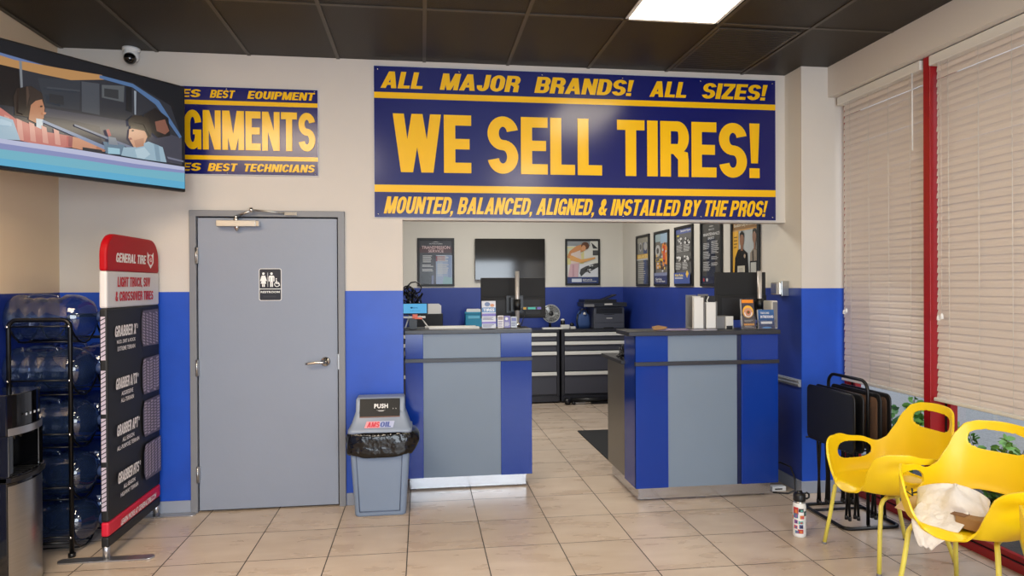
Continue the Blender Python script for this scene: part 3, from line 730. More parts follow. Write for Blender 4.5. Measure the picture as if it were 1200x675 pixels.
# ================================================================== ROLL BANNER
bx0 = -1.812
t = T('tyre_banner_stand', 'tall red, white and black fabric tire banner stand left of the door', 'banner', (bx0, 4.5, 0))
def yz_prism(g, poly, x0, d, m, smooth=False):   # poly in (y,z) extruded in +x
    g.prism(poly, d, m, frame_xf((x0, 0, 0), (0, 1, 0), (0, 0, 1)), smooth)
z1 = 1.888; zb = .075; r = .13
outl = [(4.115, zb), (4.885, zb)] + [(4.885 - r + r * math.cos(math.radians(a_)), z1 - r + r * math.sin(math.radians(a_))) for a_ in range(0, 91, 10)] + \
       [(4.115 + r + r * math.cos(math.radians(a_)), z1 - r + r * math.sin(math.radians(a_))) for a_ in range(90, 181, 10)]
def band(lo_, hi_):
    out = [];
    n = len(outl)
    for i in range(n):
        p, s_ = outl[i], outl[(i + 1) % n]
        for zc in (None,):
            if lo_ <= p[1] <= hi_: out.append(p)
            for c_ in sorted((lo_, hi_), key=lambda z: (z - p[1]) * (1 if s_[1] > p[1] else -1)):
                if (p[1] - c_) * (s_[1] - c_) < 0:
                    f = (c_ - p[1]) / (s_[1] - p[1]); out.append((p[0] + f * (s_[0] - p[0]), c_))
    return out
g = MB()
M_bred = mat('banner_red', S(165, 4, 18), .5, spec=.2); M_bwhite = mat('banner_white', S(206, 204, 204), .5); M_bred2 = mat('banner_red_band', S(206, 24, 52), .5)
for lo_, hi_, m_ in ((1.668, 2.0, M_bred), (1.452, 1.668, M_bwhite), (.222, 1.452, M_cloth), (.138, .222, M_bred2), (zb, .138, M_cloth)):
    yz_prism(g, band(lo_, hi_), bx0 - .022, .044, m_)
g.build('fabric_sleeve', t, world=True, bevel=.012, angle=60)
a = Art((bx0 + .0225, 4.115, zb), (0, 1, 0), (0, 0, 1), .77, z1 - zb, M_matte, .0004)
V = lambda z: (z1 - z) / (z1 - zb)
Wt = S(232, 226, 222); Rd = S(190, 20, 40)
a.block('GENERAL TIRE', .15, V(1.778), .72, V(1.722), Wt, shear=.2)
a.poly([(.745, V(1.805)), (.775, V(1.787)), (.845, V(1.787)), (.875, V(1.805)), (.875, V(1.735)), (.81, V(1.695)), (.745, V(1.735))], Wt); a.ell(.81, V(1.752), .042, .018, Rd)
a.text('G', .79, V(1.764), .83, V(1.740), Wt, bold=.03)
a.block('LIGHT TRUCK, SUV', .17, V(1.635), .80, V(1.575), Rd, shear=.1); a.block('& CROSSOVER TIRES', .13, V(1.548), .86, V(1.490), Rd, shear=.1)
def tread(zc, kind):
    y0, y1 = .61, .965; zt, zl = zc + .115, zc - .115
    p = [(y0 + .03, V(zt)), (y1, V(zt + .005)), (y1, V(zl - .005)), (y0 + .03, V(zl)), (y0 - .005, V(zl + .05)), (y0 - .005, V(zt - .05))]
    a.poly(p, S(96, 88, 98))
    rows = 11
    L_ = a.k + 1
    for i in range(rows):
        za = zt - .01 - i * (.21 / rows); h_ = .21 / rows * .62
        for j in range(5):
            ya = y0 + .02 + j * .068; dy = .028 if kind % 2 == 0 else 0
            zz = za - (0.008 if j % 2 else 0)
            if kind == 0: pp = [(ya, V(zz)), (ya + .045, V(zz - .008)), (ya + .052, V(zz - .008 - h_)), (ya + .008, V(zz - h_))]
            elif kind == 1: pp = [(ya, V(zz)), (ya + .05, V(zz - (.01 if j % 2 else -.006))), (ya + .05, V(zz - h_ - (.01 if j % 2 else -.006))), (ya, V(zz - h_))]
            elif kind == 2: pp = [(ya, V(zz)), (ya + .054, V(zz)), (ya + .054, V(zz - h_)), (ya, V(zz - h_))]
            else: pp = [(ya, V(zz)), (ya + .05, V(zz + .01)), (ya + .05, V(zz + .01 - h_)), (ya, V(zz - h_))]
            a.poly(pp, S(164, 150, 162), layer=L_)
    a.k += 1
    for j in range(4 if kind >= 2 else 2):
        yy = y0 + .075 + j * (.062 if kind >= 2 else .15); a.rect(yy, V(zt - .01), yy + .006, V(zl + .01), S(50, 46, 52))
for z, kind, n1, l2, l3 in ((1.285, 0, 'GRABBER X3', 'MUD, DIRT & ROCK', 'EXTREME TERRAIN'), (.975, 1, 'GRABBER A/TX', 'AGGRESSIVE', 'ALL-TERRAIN'),
                            (.70, 2, 'GRABBER APT', 'ALL SEASON', 'ALL-PURPOSE TERRAIN'), (.42, 3, 'GRABBER HTS60', 'ALL-SEASON', 'HIGHWAY TERRAIN')):
    tread(z + .02, kind)
    a.block(n1.replace('X3', 'X').replace('60', ''), .11, V(z + .06), .50, V(z - .005), Wt, shear=.15); a.text(n1[-1] if n1[-1] in '30' else '*', .505, V(z + .058), .525, V(z + .03), Wt)
    w_ = len(l2) * .021; a.text(l2, .31 - w_ / 2, V(z - .025), .31 + w_ / 2, V(z - .05), Wt, bold=.015)
    w_ = len(l3) * .021; a.text(l3, .31 - w_ / 2, V(z - .065), .31 + w_ / 2, V(z - .09), Wt, bold=.015)
a.text('LEARN MORE AT GENERALTIRE.COM', .15, V(.198), .84, V(.163), Wt, bold=.03, shear=.15)
a.build('printed_lettering', t)
a = Art((bx0 - .018, 4.1135, zb), (1, 0, 0), (0, 0, 1), .036, z1 - zb, M_matte, .0004)
for z in (1.285, .975, .70, .42):
    a.rect(.15, V(z + .12), .85, V(z - .13), S(186, 176, 190))
    for i in range(9): a.poly([(.15, V(z + .1 - i * .026)), (.85, V(z + .115 - i * .026)), (.85, V(z + .108 - i * .026)), (.15, V(z + .093 - i * .026))], S(60, 56, 66), layer=a.k + 1)
    a.k += 1
a.build('side_print', t)
for y in (4.115 + .02, 4.885 - .02):
    p = MB(); p.tube([(bx0, y, .008), (bx0, y, .10)], .019, M_alu, 14); p.build('pole', t, world=True)
    f = MB(); f.prism(rrect(bx0 - .26, y - .035, bx0 + .26, y + .035, .034), .009, M_alu); f.build('foot', t, .002, True)

# ================================================================== WATER BOTTLES AND RACK
rack = T('bottle_rack', 'black steel rack holding water bottles in the left corner', 'rack', (-2.17, 4.5, 0))
YA, YB, YM = 4.215, 4.86, 4.54
for y in (YA, YB):
    g = MB(); r = .045; xl, xr, zt = -2.365, -2.035, 1.385
    pts = [(xl, y, .01)] + [(xl + r - r * math.cos(math.radians(k)), y, zt - r + r * math.sin(math.radians(k))) for k in range(0, 91, 15)] + [(xr - r + r * math.sin(math.radians(k)), y, zt - r + r * math.cos(math.radians(k))) for k in range(0, 91, 15)] + [(xr, y, .01)]
    g.tube(pts, .0125, M_blackmetal, 10)
    g.tube([(xl, y, .085), (xr, y, .085)], .009, M_blackmetal, 8); g.tube([(xr, y, .0), (xr, y, .022)], .02, M_black, 10); g.tube([(xl, y, .0), (xl, y, .022)], .02, M_black, 10)
    g.build('end_frame', rack, world=True)
LV = [1.075, .762, .449, .136 + .012]
ZC = [1.387, 1.072, .758, .446, .158]
for i, zc in enumerate(ZC):
    g = MB(); zz = zc - .125
    for x_ in (-2.365, -2.035):
        pts = []
        for cy in (4.38, 4.695):
            pts += [(x_, cy - .155, zz + .085), (x_, cy - .12, zz + .03), (x_, cy - .06, zz - .012), (x_, cy, zz - .022), (x_, cy + .06, zz - .012), (x_, cy + .12, zz + .03)]
        pts += [(x_, YB, zz + .085)]; pts[0] = (x_, YA, zz + .085)
        g.tube(pts, .006, M_blackmetal, 7)
        for y in (YA, YB):
            g.lathe([(.009, 0), (.009, .006), (.003, .010)], M_chrome, Matrix.Translation((x_, y - .012, zz + .085)) @ Matrix.Rotation(PI / 2, 4, 'X'), 10)
    for dy in (-.07, .07):
        for cy in (4.38, 4.695): g.tube([(-2.365, cy + dy, zz - .012), (-2.035, cy + dy, zz - .012)], .005, M_blackmetal, 6)
    g.tube([(-2.365, YA, zz + .085), (-2.035, YA, zz + .085)], .005, M_blackmetal, 6)
    g.build('shelf_wire', rack, world=True)
def bottle_mesh(cap):
    t = T('water_bottle', 'x', 'water bottle', (0, 0, 0), group='large blue water bottles lying in the rack')
    g = MB(); prof = [(.02, 0), (.105, .0), (.128, .008), (.135, .03)]
    for k in range(3):
        z = .075 + k * .075; prof += [(.135, z - .018), (.127, z), (.135, z + .018)]
    prof += [(.136, .30), (.134, .35), (.122, .39), (.095, .43), (.055, .455), (.030, .462), (.027, .49)]
    seg = 36; rs = []
    for (r, z) in prof:
        ring = []
        for k in range(seg):
            an = 2 * PI * k / seg; rr = r
            if .06 < z < .26 and abs(((an - PI / 2 + PI) % (2 * PI)) - PI) < .42: rr = r - .038
            ring.append((rr * math.cos(an), rr * math.sin(an), z))
        rs.append(ring)
    X = Matrix(((0, 0, 1, -.245), (1, 0, 0, 0), (0, 1, 0, 0), (0, 0, 0, 1)))
    g.rings(rs, M_bottle, True, True, False, X); g.build('body', t)
    h = MB(); h.tube([(-.245 + .07, 0, .085), (-.245 + .085, 0, .125), (-.245 + .12, 0, .134), (-.245 + .21, 0, .134), (-.245 + .245, 0, .125), (-.245 + .26, 0, .085)], .012, M_bottle, 10); h.build('handle', t)
    if cap:
        c = MB(); c.lathe([(.029, .474), (.031, .478), (.031, .503), (.025, .508)], M_white if cap == 2 else mat('cap_blue', S(46, 66, 110), .4), X, 16); c.build('cap', t)
    return t
b0 = bottle_mesh(1)
words = ['topmost', 'second', 'middle', 'fourth', 'lowest']
first = True
for i, zc in enumerate(ZC):
    for j, cy in enumerate((4.38, 4.695)):
        if j and i in (0,): continue
        lab = ('large blue water bottle on the %s level of the rack, ' % words[i]) + ('side nearer the water cooler' if j == 0 else 'side nearer the restroom wall')
        loc = (-2.18 + random.uniform(-.008, .008), cy, zc + .008)
        if first: b0.location = loc; b0['label'] = lab; first = False
        else: dup(b0, loc, label=lab)

# ================================================================== WATER COOLER
t = T('water_cooler', 'black and stainless steel water cooler at the left edge of the room', 'water cooler', (-2.22, 3.77, 0))
def plan(off=0.0, y0=3.622, y1=3.925, xb=-2.41, xf_=-2.045, bulge=.035):
    pts = [(xb, y0 - off), (xb, y1 + off)] ; out = [(xb, y1 + off), (xb, y0 - off)]
    n = 12
    for k in range(n + 1):
        u = k / n; out.append((xf_ + off + bulge * math.sin(PI * u) ** .8, y0 - off + (y1 - y0 + 2 * off) * u))
    return out
g = MB(); g.prism(plan(0), 1.03, M_blackgloss, Matrix.Translation((0, 0, .01))) ; 
# carve: build as stacked prisms instead
g = MB(); g.prism(plan(0), .60, M_blackgloss, Matrix.Translation((0, 0, .0)))
g.prism(plan(0), .03, M_blackgloss, Matrix.Translation((0, 0, .60)))
g.prism(plan(0), .205, M_blackgloss, Matrix.Translation((0, 0, .835)))
pb = plan(0); g.box(-2.41, 3.622, .63, -2.16, 3.925, .835, M_black)
g.box(-2.2, 3.622, .63, -2.035, 3.66, .835, M_blackgloss); g.box(-2.2, 3.885, .63, -2.035, 3.925, .835, M_blackgloss)
g.build('body', t, .004, True)
g = MB(); pp = plan(0)
n_ = 12; fr = [( -2.045 + .004 + .035 * math.sin(PI * k / n_) ** .8, 3.622 + .303 * k / n_) for k in range(n_ + 1)]
def strip(g, z0, z1, m, dx=0.0):
    v = [(x + dx, y, z0) for x, y in fr] + [(x + dx, y, z1) for x, y in fr]; L = len(fr)
    g.add(v, [(i, i + 1, L + i + 1, L + i) for i in range(L - 1)], m, True)
strip(g, .03, .585, M_steel); g.build('front_panel', t, world=True)
g = MB(); strip(g, .835, .872, M_alu, .002); g.build('trim_band', t, world=True)
g = MB()
g.prism([(x + .02 if x > -2.1 else -2.15, y) for x, y in plan(0)][1:-0 or None], .022, M_black, Matrix.Translation((0, 0, .605)))
for k in range(7): g.box(-2.13, 3.68 + k * .03, .627, -2.03, 3.69 + k * .03, .631, M_steel)
g.build('drip_tray', t, world=True)
for y in (3.72, 3.775, 3.83): MB().tube([(-2.10, y, .835), (-2.10, y, .79)], .011, M_blackgloss, 10).build('tap', t, world=True)
a = Art((-2.0035, 3.70, .90), (0, 1, 0), (0, 0, 1), .14, .06, M_matte, .0006)
for k in range(4): a.rect(.05 + k * .25, .4, .16 + k * .25, .6, S(190, 200, 210))
a.build('button_labels', t)

# ================================================================== COUNTERS
def counter(name, label, X0, X1, pan, Y0, kx0, kx1, side, topx, deskY, ybody=.27, gapx=None):
    t = T(name, label, 'counter', ((X0 + X1) / 2, Y0, 0)); yb = Y0 + ybody
    zt = 1.237; ztop = 1.205; zbelt = 1.003
    body = MB(); body.box(X0 + .012, Y0 + .012, .112, X1 - .012, yb, ztop, M_lam_black); body.build('carcass', t, world=True)
    for (x0, x1, m, rec) in pan:
        p = MB(); p.box(x0, Y0 + rec, .112, x1, Y0 + .02, zbelt - .012, m); p.box(x0, Y0 + rec, zbelt + .014, x1, Y0 + .02, ztop, m)
        p.build('front_panel', t, .0015, True)
    for sx in (X0, X1 - .012):
        p = MB(); p.box(sx, Y0 + .001, .112, sx + .012, yb, ztop, M_lam_blue); p.build('side_panel', t, .0015, True)
    p = MB(); p.box(X0 - .004, Y0 - .012, zbelt - .013, X1 + .004, Y0 + .02, zbelt + .015, M_lam_black); p.build('belt_strip', t, .002, True)
    p = MB(); p.box(topx[0], Y0 - .02, ztop, topx[1], yb + .03, zt, M_lam_black); p.build('countertop', t, .004, True)
    p = MB(); p.box(kx0, Y0 + .075, .012, kx1, Y0 + .085, .112, M_kick); p.box(kx0, Y0 + .085, .012, kx0 + .01, deskY - .03, .112, M_kick); p.box(kx1 - .01, Y0 + .085, .012, kx1, deskY - .03, .112, M_kick)
    p.build('kick_plate', t, world=True)
    for fx in (kx0 + .03, (kx0 + kx1) / 2, kx1 - .05):
        p = MB(); p.tube([(fx, Y0 + .11, 0), (fx, Y0 + .11, .11)], .012, M_greyp, 8); p.tube([(fx, Y0 + .11, 0), (fx, Y0 + .11, .012)], .022, M_greyp, 10); p.build('foot', t, world=True)
    # lower work surface behind
    p = MB(); p.box(side - .045, yb - .02, .975, X1, deskY + .04, 1.003, M_lam_black); p.build('desktop', t, .003, True)
    for sx in (side, X1 - .03):
        p = MB(); p.box(sx, yb, .112, sx + .02, deskY, .975, M_desk_side); p.build('desk_panel', t, .002, True)
    return t
counter('service_counter', 'left blue and grey service counter with black top behind the bin', -.128, .838, [(-.128, .005, M_lam_blue, 0), (.005, .597, M_lam_grey, .006), (.597, .838, M_lam_blue, 0)],
        5.12, -.10, .80, -.12, (-.132, .842), 5.85)
counter('service_counter', 'right blue and grey service counter against the blue side wall', 1.506, 2.59, [(1.506, 1.748, M_lam_blue, 0), (1.748, 2.273, M_lam_grey, .006), (2.273, 2.306, mat('gap_navy', S(14, 26, 66), .3), .008), (2.306, 2.59, M_lam_blue, 0)],
        4.62, 1.548, 2.565, 1.522, (1.452, 2.60), 5.40)

# ================================================================== TOOL CABINETS
def cabinet(x0, x1, label):
    t = T('tool_cabinet', label, 'cabinet', ((x0 + x1) / 2, 8.72, 0), group='charcoal tool cabinets along the office wall')
    y0, y1 = 8.72, 9.16
    c = MB(); c.box(x0, y0 + .02, .02, x1, y1, .945, M_cabfr); c.box(x0, y0, .10, x0 + .035, y0 + .02, .945, M_cabfr); c.box(x1 - .035, y0, .10, x1, y0 + .02, .945, M_cabfr); c.build('body', t, .003, True)
    c = MB(); c.box(x0 - .002, y0 - .012, .945, x1 + .002, y1, .98, M_lam_black); c.build('top', t, .004, True)
    for za, zb_ in ((.832, .938), (.70, .822), (.43, .69), (.125, .42)):
        dr = MB().box(x0 + .04, y0 - .004, za, x1 - .04, y0 + .02, zb_, M_cab).build('drawer', t, .002, True)
        h = MB(); h.box(x0 + .04, y0 - .024, zb_ - .046, x1 - .04, y0 - .004, zb_ - .002, M_handle)
        h.build('drawer_pull', dr, .003)
        h_ = dr.children[0]; h_.location = tuple(-v for v in t.location)
    c = MB(); c.box(x0, y0 + .01, .025, x1, y0 + .03, .10, M_cabfr); c.build('plinth', t, world=True)
cabinet(1.83, 2.74, 'charcoal tool cabinet with silver pulls, under the printer')
cabinet(.92, 1.80, 'charcoal tool cabinet with silver pulls, under the desk fan, left half hidden')
cabinet(.02, .90, 'charcoal tool cabinet hidden behind left counter, under the teal file box')
cabinet(-.90, .0, 'charcoal tool cabinet at far left behind counter, under the black file box')

t = T('floor_jack', 'long black metal floor jack lying at the foot of the tool cabinets', 'jack', (2.1, 8.62, 0))
g = MB(); g.tube([(1.93, 8.62, .05), (2.3, 8.62, .055), (2.75, 8.63, .07)], [.035, .03, .025], M_blackmetal, 10); g.build('beam', t, world=True)
g = MB(); g.tube([(1.88, 8.57, .04), (1.88, 8.66, .04)], .04, M_black, 12); g.tube([(1.96, 8.56, .02), (1.96, 8.67, .02)], .02, M_black, 12); g.build('wheel', t, world=True)
g = MB(); g.box(1.95, 8.585, .004, 2.12, 8.655, .03, M_steel); g.box(2.2, 8.59, 0, 2.6, 8.65, .03, M_blackmetal); g.build('base_plate', t, .003, True)

t = tag(bx('floor_mat', (1.64, 5.55, .0, 2.55, 7.02, .012), M_mat, bevel=.005), 'black rubber floor mat lying behind the right counter', 'mat')

# ================================================================== POSTERS
def poster(name, label, O, U, W, H, fn, cat='poster'):
    t = T(name, label, cat, tuple(O))
    xf = frame_xf(O, U, (0, 0, 1)); f = MB(); b = .028; dp = .022
    for r_ in ((0, 0, W, b), (0, H - b, W, H), (0, b, b, H - b), (W - b, b, W, H - b)): f.box(r_[0], r_[1], 0, r_[2], r_[3], dp, M_black, xf)
    f.box(b * .5, b * .5, 0, W - b * .5, H - b * .5, .006, M_blackmat, xf)
    f.build('frame', t, .002, True)
    N = Vector(U).cross(Vector((0, 0, 1)))
    a = Art(Vector(O) + Vector(U) * b + Vector((0, 0, b)) + N * .0065, U, (0, 0, 1), W - 2 * b, H - 2 * b, M_poster, .0005)
    fn(a); a.build('print', t)
G = lambda v: S(v, v, v)
def p_trans(a):
    a.rect(0, 0, 1, 1, S(52, 52, 56)); a.rect(0, .16, 1, .29, S(72, 42, 44))
    a.poly([(.38, .055), (.5, .03), (.62, .055), (.5, .045)], G(170)); a.text('MOTOR WORKS', .3, .07, .7, .095, G(190))
    a.text('TRANSMISSION', .07, .13, .93, .20, S(206, 176, 176), bold=.01); a.text('SERVICE', .27, .215, .73, .28, S(206, 176, 176), bold=.01)
    a.rect(.5, .34, 1, 1, S(130, 144, 170)); a.rect(.5, .36, .78, .48, S(120, 40, 54)); a.rect(.43, .34, .5, 1, S(40, 30, 40)); a.rect(.55, .5, .7, .82, S(150, 160, 176)); a.rect(.86, .36, .96, .85, S(104, 122, 156))
    a.poly([(.74, .82), (1, .86), (1, 1), (.7, 1)], S(116, 150, 156)); a.ell(.22, .86, .16, .13, G(26)); a.rect(.36, .8, .43, 1, S(90, 96, 128))
    a.lines(.10, .35, .42, .52, 5, G(190)); a.lines(.08, .56, .42, .62, 2, G(200)); a.lines(.08, .66, .42, .72, 2, G(200)); a.lines(.54, .35, .9, .5, 4, G(190)); a.lines(.54, .55, .9, .78, 6, G(180))
poster('framed_poster', 'framed TRANSMISSION SERVICE poster on the rear wall, leftmost of the posters', (-.06, BY, 1.562), (1, 0, 0), .50, .655, p_trans)
def p_car(a):
    a.rect(0, 0, 1, 1, S(208, 208, 200)); a.rect(0, 0, .75, .12, S(140, 146, 150)); a.rect(0, .14, .55, .56, S(208, 200, 140)); a.rect(0, .17, .5, .3, S(196, 204, 180))
    a.poly([(.78, .03), (1, .18), (.84, .18)], G(50)); a.rect(.83, .22, 1, .34, G(70))
    a.rect(.3, .54, 1, .86, S(206, 208, 212)); a.poly([(.44, .66), (.6, .6), (.9, .53), (1, .52), (1, .62), (.8, .7), (.6, .74), (.45, .84), (.4, .76)], G(62))
    for k in range(16): a.ell(.45 + .5 * random.random(), .58 + .2 * random.random(), .03, .015, random.choice((G(30), G(150), G(210))))
    a.poly([(.3, .12), (.48, .08), (.52, .24), (.42, .28), (.16, .28), (.06, .42), (.0, .38), (.08, .24)], S(196, 136, 88)); a.ell(.58, .115, .13, .09, S(92, 58, 38)); a.ell(.53, .17, .07, .07, S(208, 150, 106))
    a.poly([(.12, .30), (.42, .22), (.46, .44), (.36, .58), (.12, .58)], S(208, 192, 182)); a.poly([(.07, .36), (.14, .34), (.46, .44), (.9, .38), (.9, .42), (.45, .52), (.1, .46)], S(212, 158, 92))
    a.poly([(.10, .54), (.38, .52), (.34, .86), (.02, .86)], S(198, 164, 170)); a.rect(.16, .56, .22, .84, S(180, 140, 150))
    a.rect(0, .85, 1, 1, S(44, 58, 104)); a.rect(.14, .89, .46, .97, S(200, 206, 220)); a.text('SERVICE', .49, .90, .80, .935, G(210)); a.lines(.5, .95, .95, .975, 1, G(200))
poster('framed_poster', 'framed poster of a person leaning over an open car engine, right of the office screen', (1.985, BY, 1.563), (1, 0, 0), .50, .65, p_car)
def p1f(a):
    a.rect(0, 0, 1, 1, S(126, 126, 120)); a.rect(0, .0, 1, .12, S(150, 148, 136)); a.rect(.55, .12, .85, 1, S(52, 70, 116)); a.ell(.72, .2, .14, .09, G(170)); a.ell(.3, .2, .12, .1, G(170)); a.ell(.3, .2, .08, .06, G(90))
    a.rect(0, .36, 1, .46, S(196, 150, 70)); a.text('BRAKES', .06, .375, .94, .45, S(236, 206, 120), bold=.03); a.rect(0, .46, 1, .49, G(190)); a.lines(.12, .55, .75, .95, 9, G(180), .3)
    a.rect(.8, .5, 1, 1, S(36, 48, 84))
def p2f(a):
    a.rect(0, 0, 1, 1, S(110, 106, 100)); a.rect(.4, 0, 1, .2, S(150, 176, 200)); a.rect(0, 0, .4, .16, S(150, 170, 176)); a.ell(.2, .34, .2, .12, G(180)); a.ell(.2, .34, .1, .06, G(80))
    a.poly([(.55, .22), (.75, .18), (.95, .3), (.95, .62), (.6, .66), (.5, .4)], S(212, 130, 60)); a.rect(.62, .25, .78, .55, S(190, 70, 44)); a.rect(.05, .5, .6, .56, S(216, 180, 60)); a.rect(.1, .58, .4, .7, S(200, 140, 70))
    for k in range(22): a.ell(.15 + .75 * random.random(), .2 + .55 * random.random(), .05, .025, random.choice((S(230, 190, 110), S(90, 60, 50), S(200, 200, 200), S(60, 80, 120))))
    a.rect(0, .78, 1, .84, S(120, 128, 160)); a.rect(0, .84, 1, 1, S(38, 48, 96)); a.text('Service', .12, .88, .6, .93, G(225), bold=.02); a.text('YOU CAN TRUST', .12, .94, .85, .97, G(225))
def p3f(a):
    a.rect(0, 0, 1, 1, G(96)); a.rect(0, 0, 1, .09, S(86, 98, 150)); a.text('Servicing Options', .3, .02, .98, .07, G(225), bold=.02); a.rect(.06, .11, .2, .135, S(210, 200, 80))
    for (u, v) in ((.08, .16), (.55, .16), (.08, .48), (.55, .48)):
        for k in range(6): a.ell(u + .06 + .28 * random.random(), v + .02 + .09 * random.random(), .05, .022, G(214)); a.ell(u + .08 + .24 * random.random(), v + .03 + .07 * random.random(), .025, .011, G(70))
        a.lines(u, v + .14, u + .38, v + .27, 6, G(190), .4)
    a.rect(0, .8, 1, 1, S(60, 82, 150)); a.text('Multi Point', .08, .82, .6, .87, S(236, 214, 120), bold=.02); a.lines(.08, .885, .7, .92, 2, G(215)); a.poly([(.84, .76), (.94, .82), (.84, .9), (.76, .83)], S(230, 190, 80))
def p4f(a):
    a.rect(0, 0, 1, 1, G(66)); a.rect(.25, .25, .7, .9, S(36, 44, 62)); a.ell(.5, .06, .12, .012, G(150)); a.text('SERVICE', .36, .10, .66, .125, G(190))
    a.text('MAINTENANCE', .08, .165, .94, .215, G(215), bold=.01); a.text('BASICS', .34, .235, .66, .275, G(215), bold=.01)
    a.lines(.08, .33, .44, .44, 5, G(190), .4); a.lines(.08, .47, .46, .6, 6, G(190), .4); a.lines(.08, .64, .46, .80, 7, G(190), .4); a.lines(.52, .31, .92, .52, 9, G(190), .4); a.lines(.52, .56, .92, .62, 3, G(190), .4); a.lines(.52, .66, .92, .72, 3, G(190), .4)
    a.rect(0, .88, 1, 1, S(30, 36, 60)); a.ell(.12, .94, .05, .03, S(150, 40, 40)); a.ell(.3, .94, .05, .03, G(180))
def p5f(a):
    a.rect(0, 0, 1, 1, S(190, 196, 196)); a.rect(0, 0, 1, .20, S(150, 116, 76)); a.text('Check You Are OK With', .05, .03, .95, .09, S(238, 226, 200), bold=.02); a.text('Booking Day & Delivery', .05, .11, .95, .17, S(238, 226, 200), bold=.02)
    a.rect(0, .20, 1, .22, S(206, 160, 100)); a.rect(0, .22, .24, 1, S(232, 178, 66)); a.lines(.05, .3, .2, .5, 4, S(120, 90, 40), .3)
    a.poly([(.05, 1), (.1, .62), (.22, .5), (.40, .48), (.6, .56), (.66, 1)], G(26)); a.ell(.38, .36, .085, .10, S(150, 108, 84)); a.poly([(.30, .33), (.30, .26), (.38, .22), (.47, .26), (.47, .33), (.42, .28), (.34, .28)], G(26)); a.rect(.34, .44, .43, .52, S(146, 104, 82))
    a.poly([(.68, 1), (.72, .56), (.84, .5), (.98, .52), (1, .6), (1, 1)], S(150, 140, 128)); a.ell(.88, .33, .075, .10, S(150, 116, 98)); a.poly([(.81, .3), (.82, .23), (.88, .21), (.95, .24), (.95, .3), (.9, .26), (.85, .26)], G(50)); a.rect(.86, .42, .92, .52, S(140, 106, 90)); a.poly([(.8, .55), (.84, .52), (.86, .75), (.82, .76)], G(60))
    a.rect(.22, .74, .52, .95, S(200, 196, 180)); a.lines(.27, .78, .47, .9, 5, G(120), .3); a.rect(.72, .68, .98, .88, G(36)); a.rect(.75, .70, .96, .86, S(186, 188, 184)); a.ell(.52, .6, .04, .03, S(170, 150, 130))
for (y0, y1, fn, lab) in ((8.56, 8.05, p1f, 'narrow grey framed poster with gold band, farthest along the side wall'),
                          (7.87, 7.385, p2f, 'framed colourful orange photo poster, second along the side wall from the rear'),
                          (7.20, 6.695, p3f, 'framed grey poster with white part pictures and blue foot, third along the side wall'),
                          (6.50, 6.01, p4f, 'framed black poster with two columns of white text on the side wall'),
                          (5.82, 5.30, p5f, 'framed poster of two men with certificates, nearest of the side wall posters')):
    poster('framed_poster', lab, (RX, y0, 1.55), (0, -1, 0), y0 - y1, .655, fn)

# office television on the rear wall
t = T('wall_television', 'black switched-off television on the rear office wall', 'television', (1.2, BY, 1.64))
g = MB(); g.box(.72, BY - .06, 1.645, 1.69, BY - .03, 2.21, M_blackgloss); g.build('screen', t, .004, True)
g = MB(); g.box(1.0, BY - .03, 1.8, 1.4, BY, 2.05, M_black); g.build('wall_bracket', t, world=True)

# ================================================================== ITEMS ON REAR CABINETS
ZT = .98
t = T('file_box', 'black file box full of papers on the rear cabinets at far left', 'box', (.09, 8.95, ZT))
g = MB(); g.box(-.09, 8.86, ZT, .27, 9.06, ZT + .22, M_black); g.build('bin', t, .006, True)
g = MB()
for k in range(7): g.box(-.07 + .003 * k, 8.88 + k * .024, ZT + .05, .25 - .004 * k, 8.89 + k * .024, ZT + .33 - .012 * (k % 3) + .01 * k * .3, M_paper)
g.build('papers', t, world=True)
t = T('file_tote', 'teal plastic file tote with papers on the rear cabinets', 'box', (.68, 8.93, ZT))
g = MB(); g.box(.565, 8.84, ZT, .80, 9.05, ZT + .235, M_teal); g.build('tub', t, .008, True)
g = MB(); g.box(.555, 8.83, ZT + .215, .81, 8.85, ZT + .24, M_teal); g.box(.60, 8.835, ZT + .15, .75, 8.839, ZT + .185, mat('teal_light', S(96, 176, 206), .4)); g.build('handle_rim', t, .003, True)
g = MB()
for k in range(6): g.box(.58 + .004 * k, 8.87 + k * .025, ZT + .05, .78 - .005 * k, 8.88 + k * .025, ZT + .26 + .008 * (k % 3), M_paper)
g.build('papers', t, world=True)
t = T('desk_fan', 'round silver and black desk fan on the rear cabinets', 'fan', (1.72, 8.95, ZT))
g = MB(); xf = frame_xf((1.72, 8.90, ZT + .20), (1, 0, 0), (0, .17, .98))
for rr in (.118, .10, .082, .064, .046): g.tube([xf @ Vector((rr * math.cos(2 * PI * k / 28), rr * math.sin(2 * PI * k / 28), .03 - .0 * rr)) for k in range(28)], .0035 if rr < .118 else .008, M_fan, 5, closed=True)
for k in range(20):
    an = 2 * PI * k / 20; g.tube([xf @ Vector((.03 * math.cos(an), .03 * math.sin(an), .032)), xf @ Vector((.118 * math.cos(an + .2), .118 * math.sin(an + .2), .025))], .0025, M_fan, 4)
g.build('grille', t, world=True)
g = MB()
for k in range(3):
    an = 2 * PI * k / 3
    v = [xf @ Vector((r_ * math.cos(an + da), r_ * math.sin(an + da), .012 + dz)) for r_, da, dz in ((.02, 0, 0), (.1, -.2, .008), (.105, .5, -.008), (.03, .8, 0))]
    g.add(v, [(0, 1, 2, 3)], M_fan)
g.build('blade', t, world=True)
g = MB(); g.lathe([(.03, .034), (.026, .04)], M_black, xf, 16); g.lathe([(.06, -.09), (.09, -.06), (.122, -.01), (.122, .01)], M_black, xf, 24); g.tube([(1.72, 8.95, ZT + .10), (1.72, 8.95, ZT + .02)], .016, M_black, 10); g.build('housing', t, world=True)
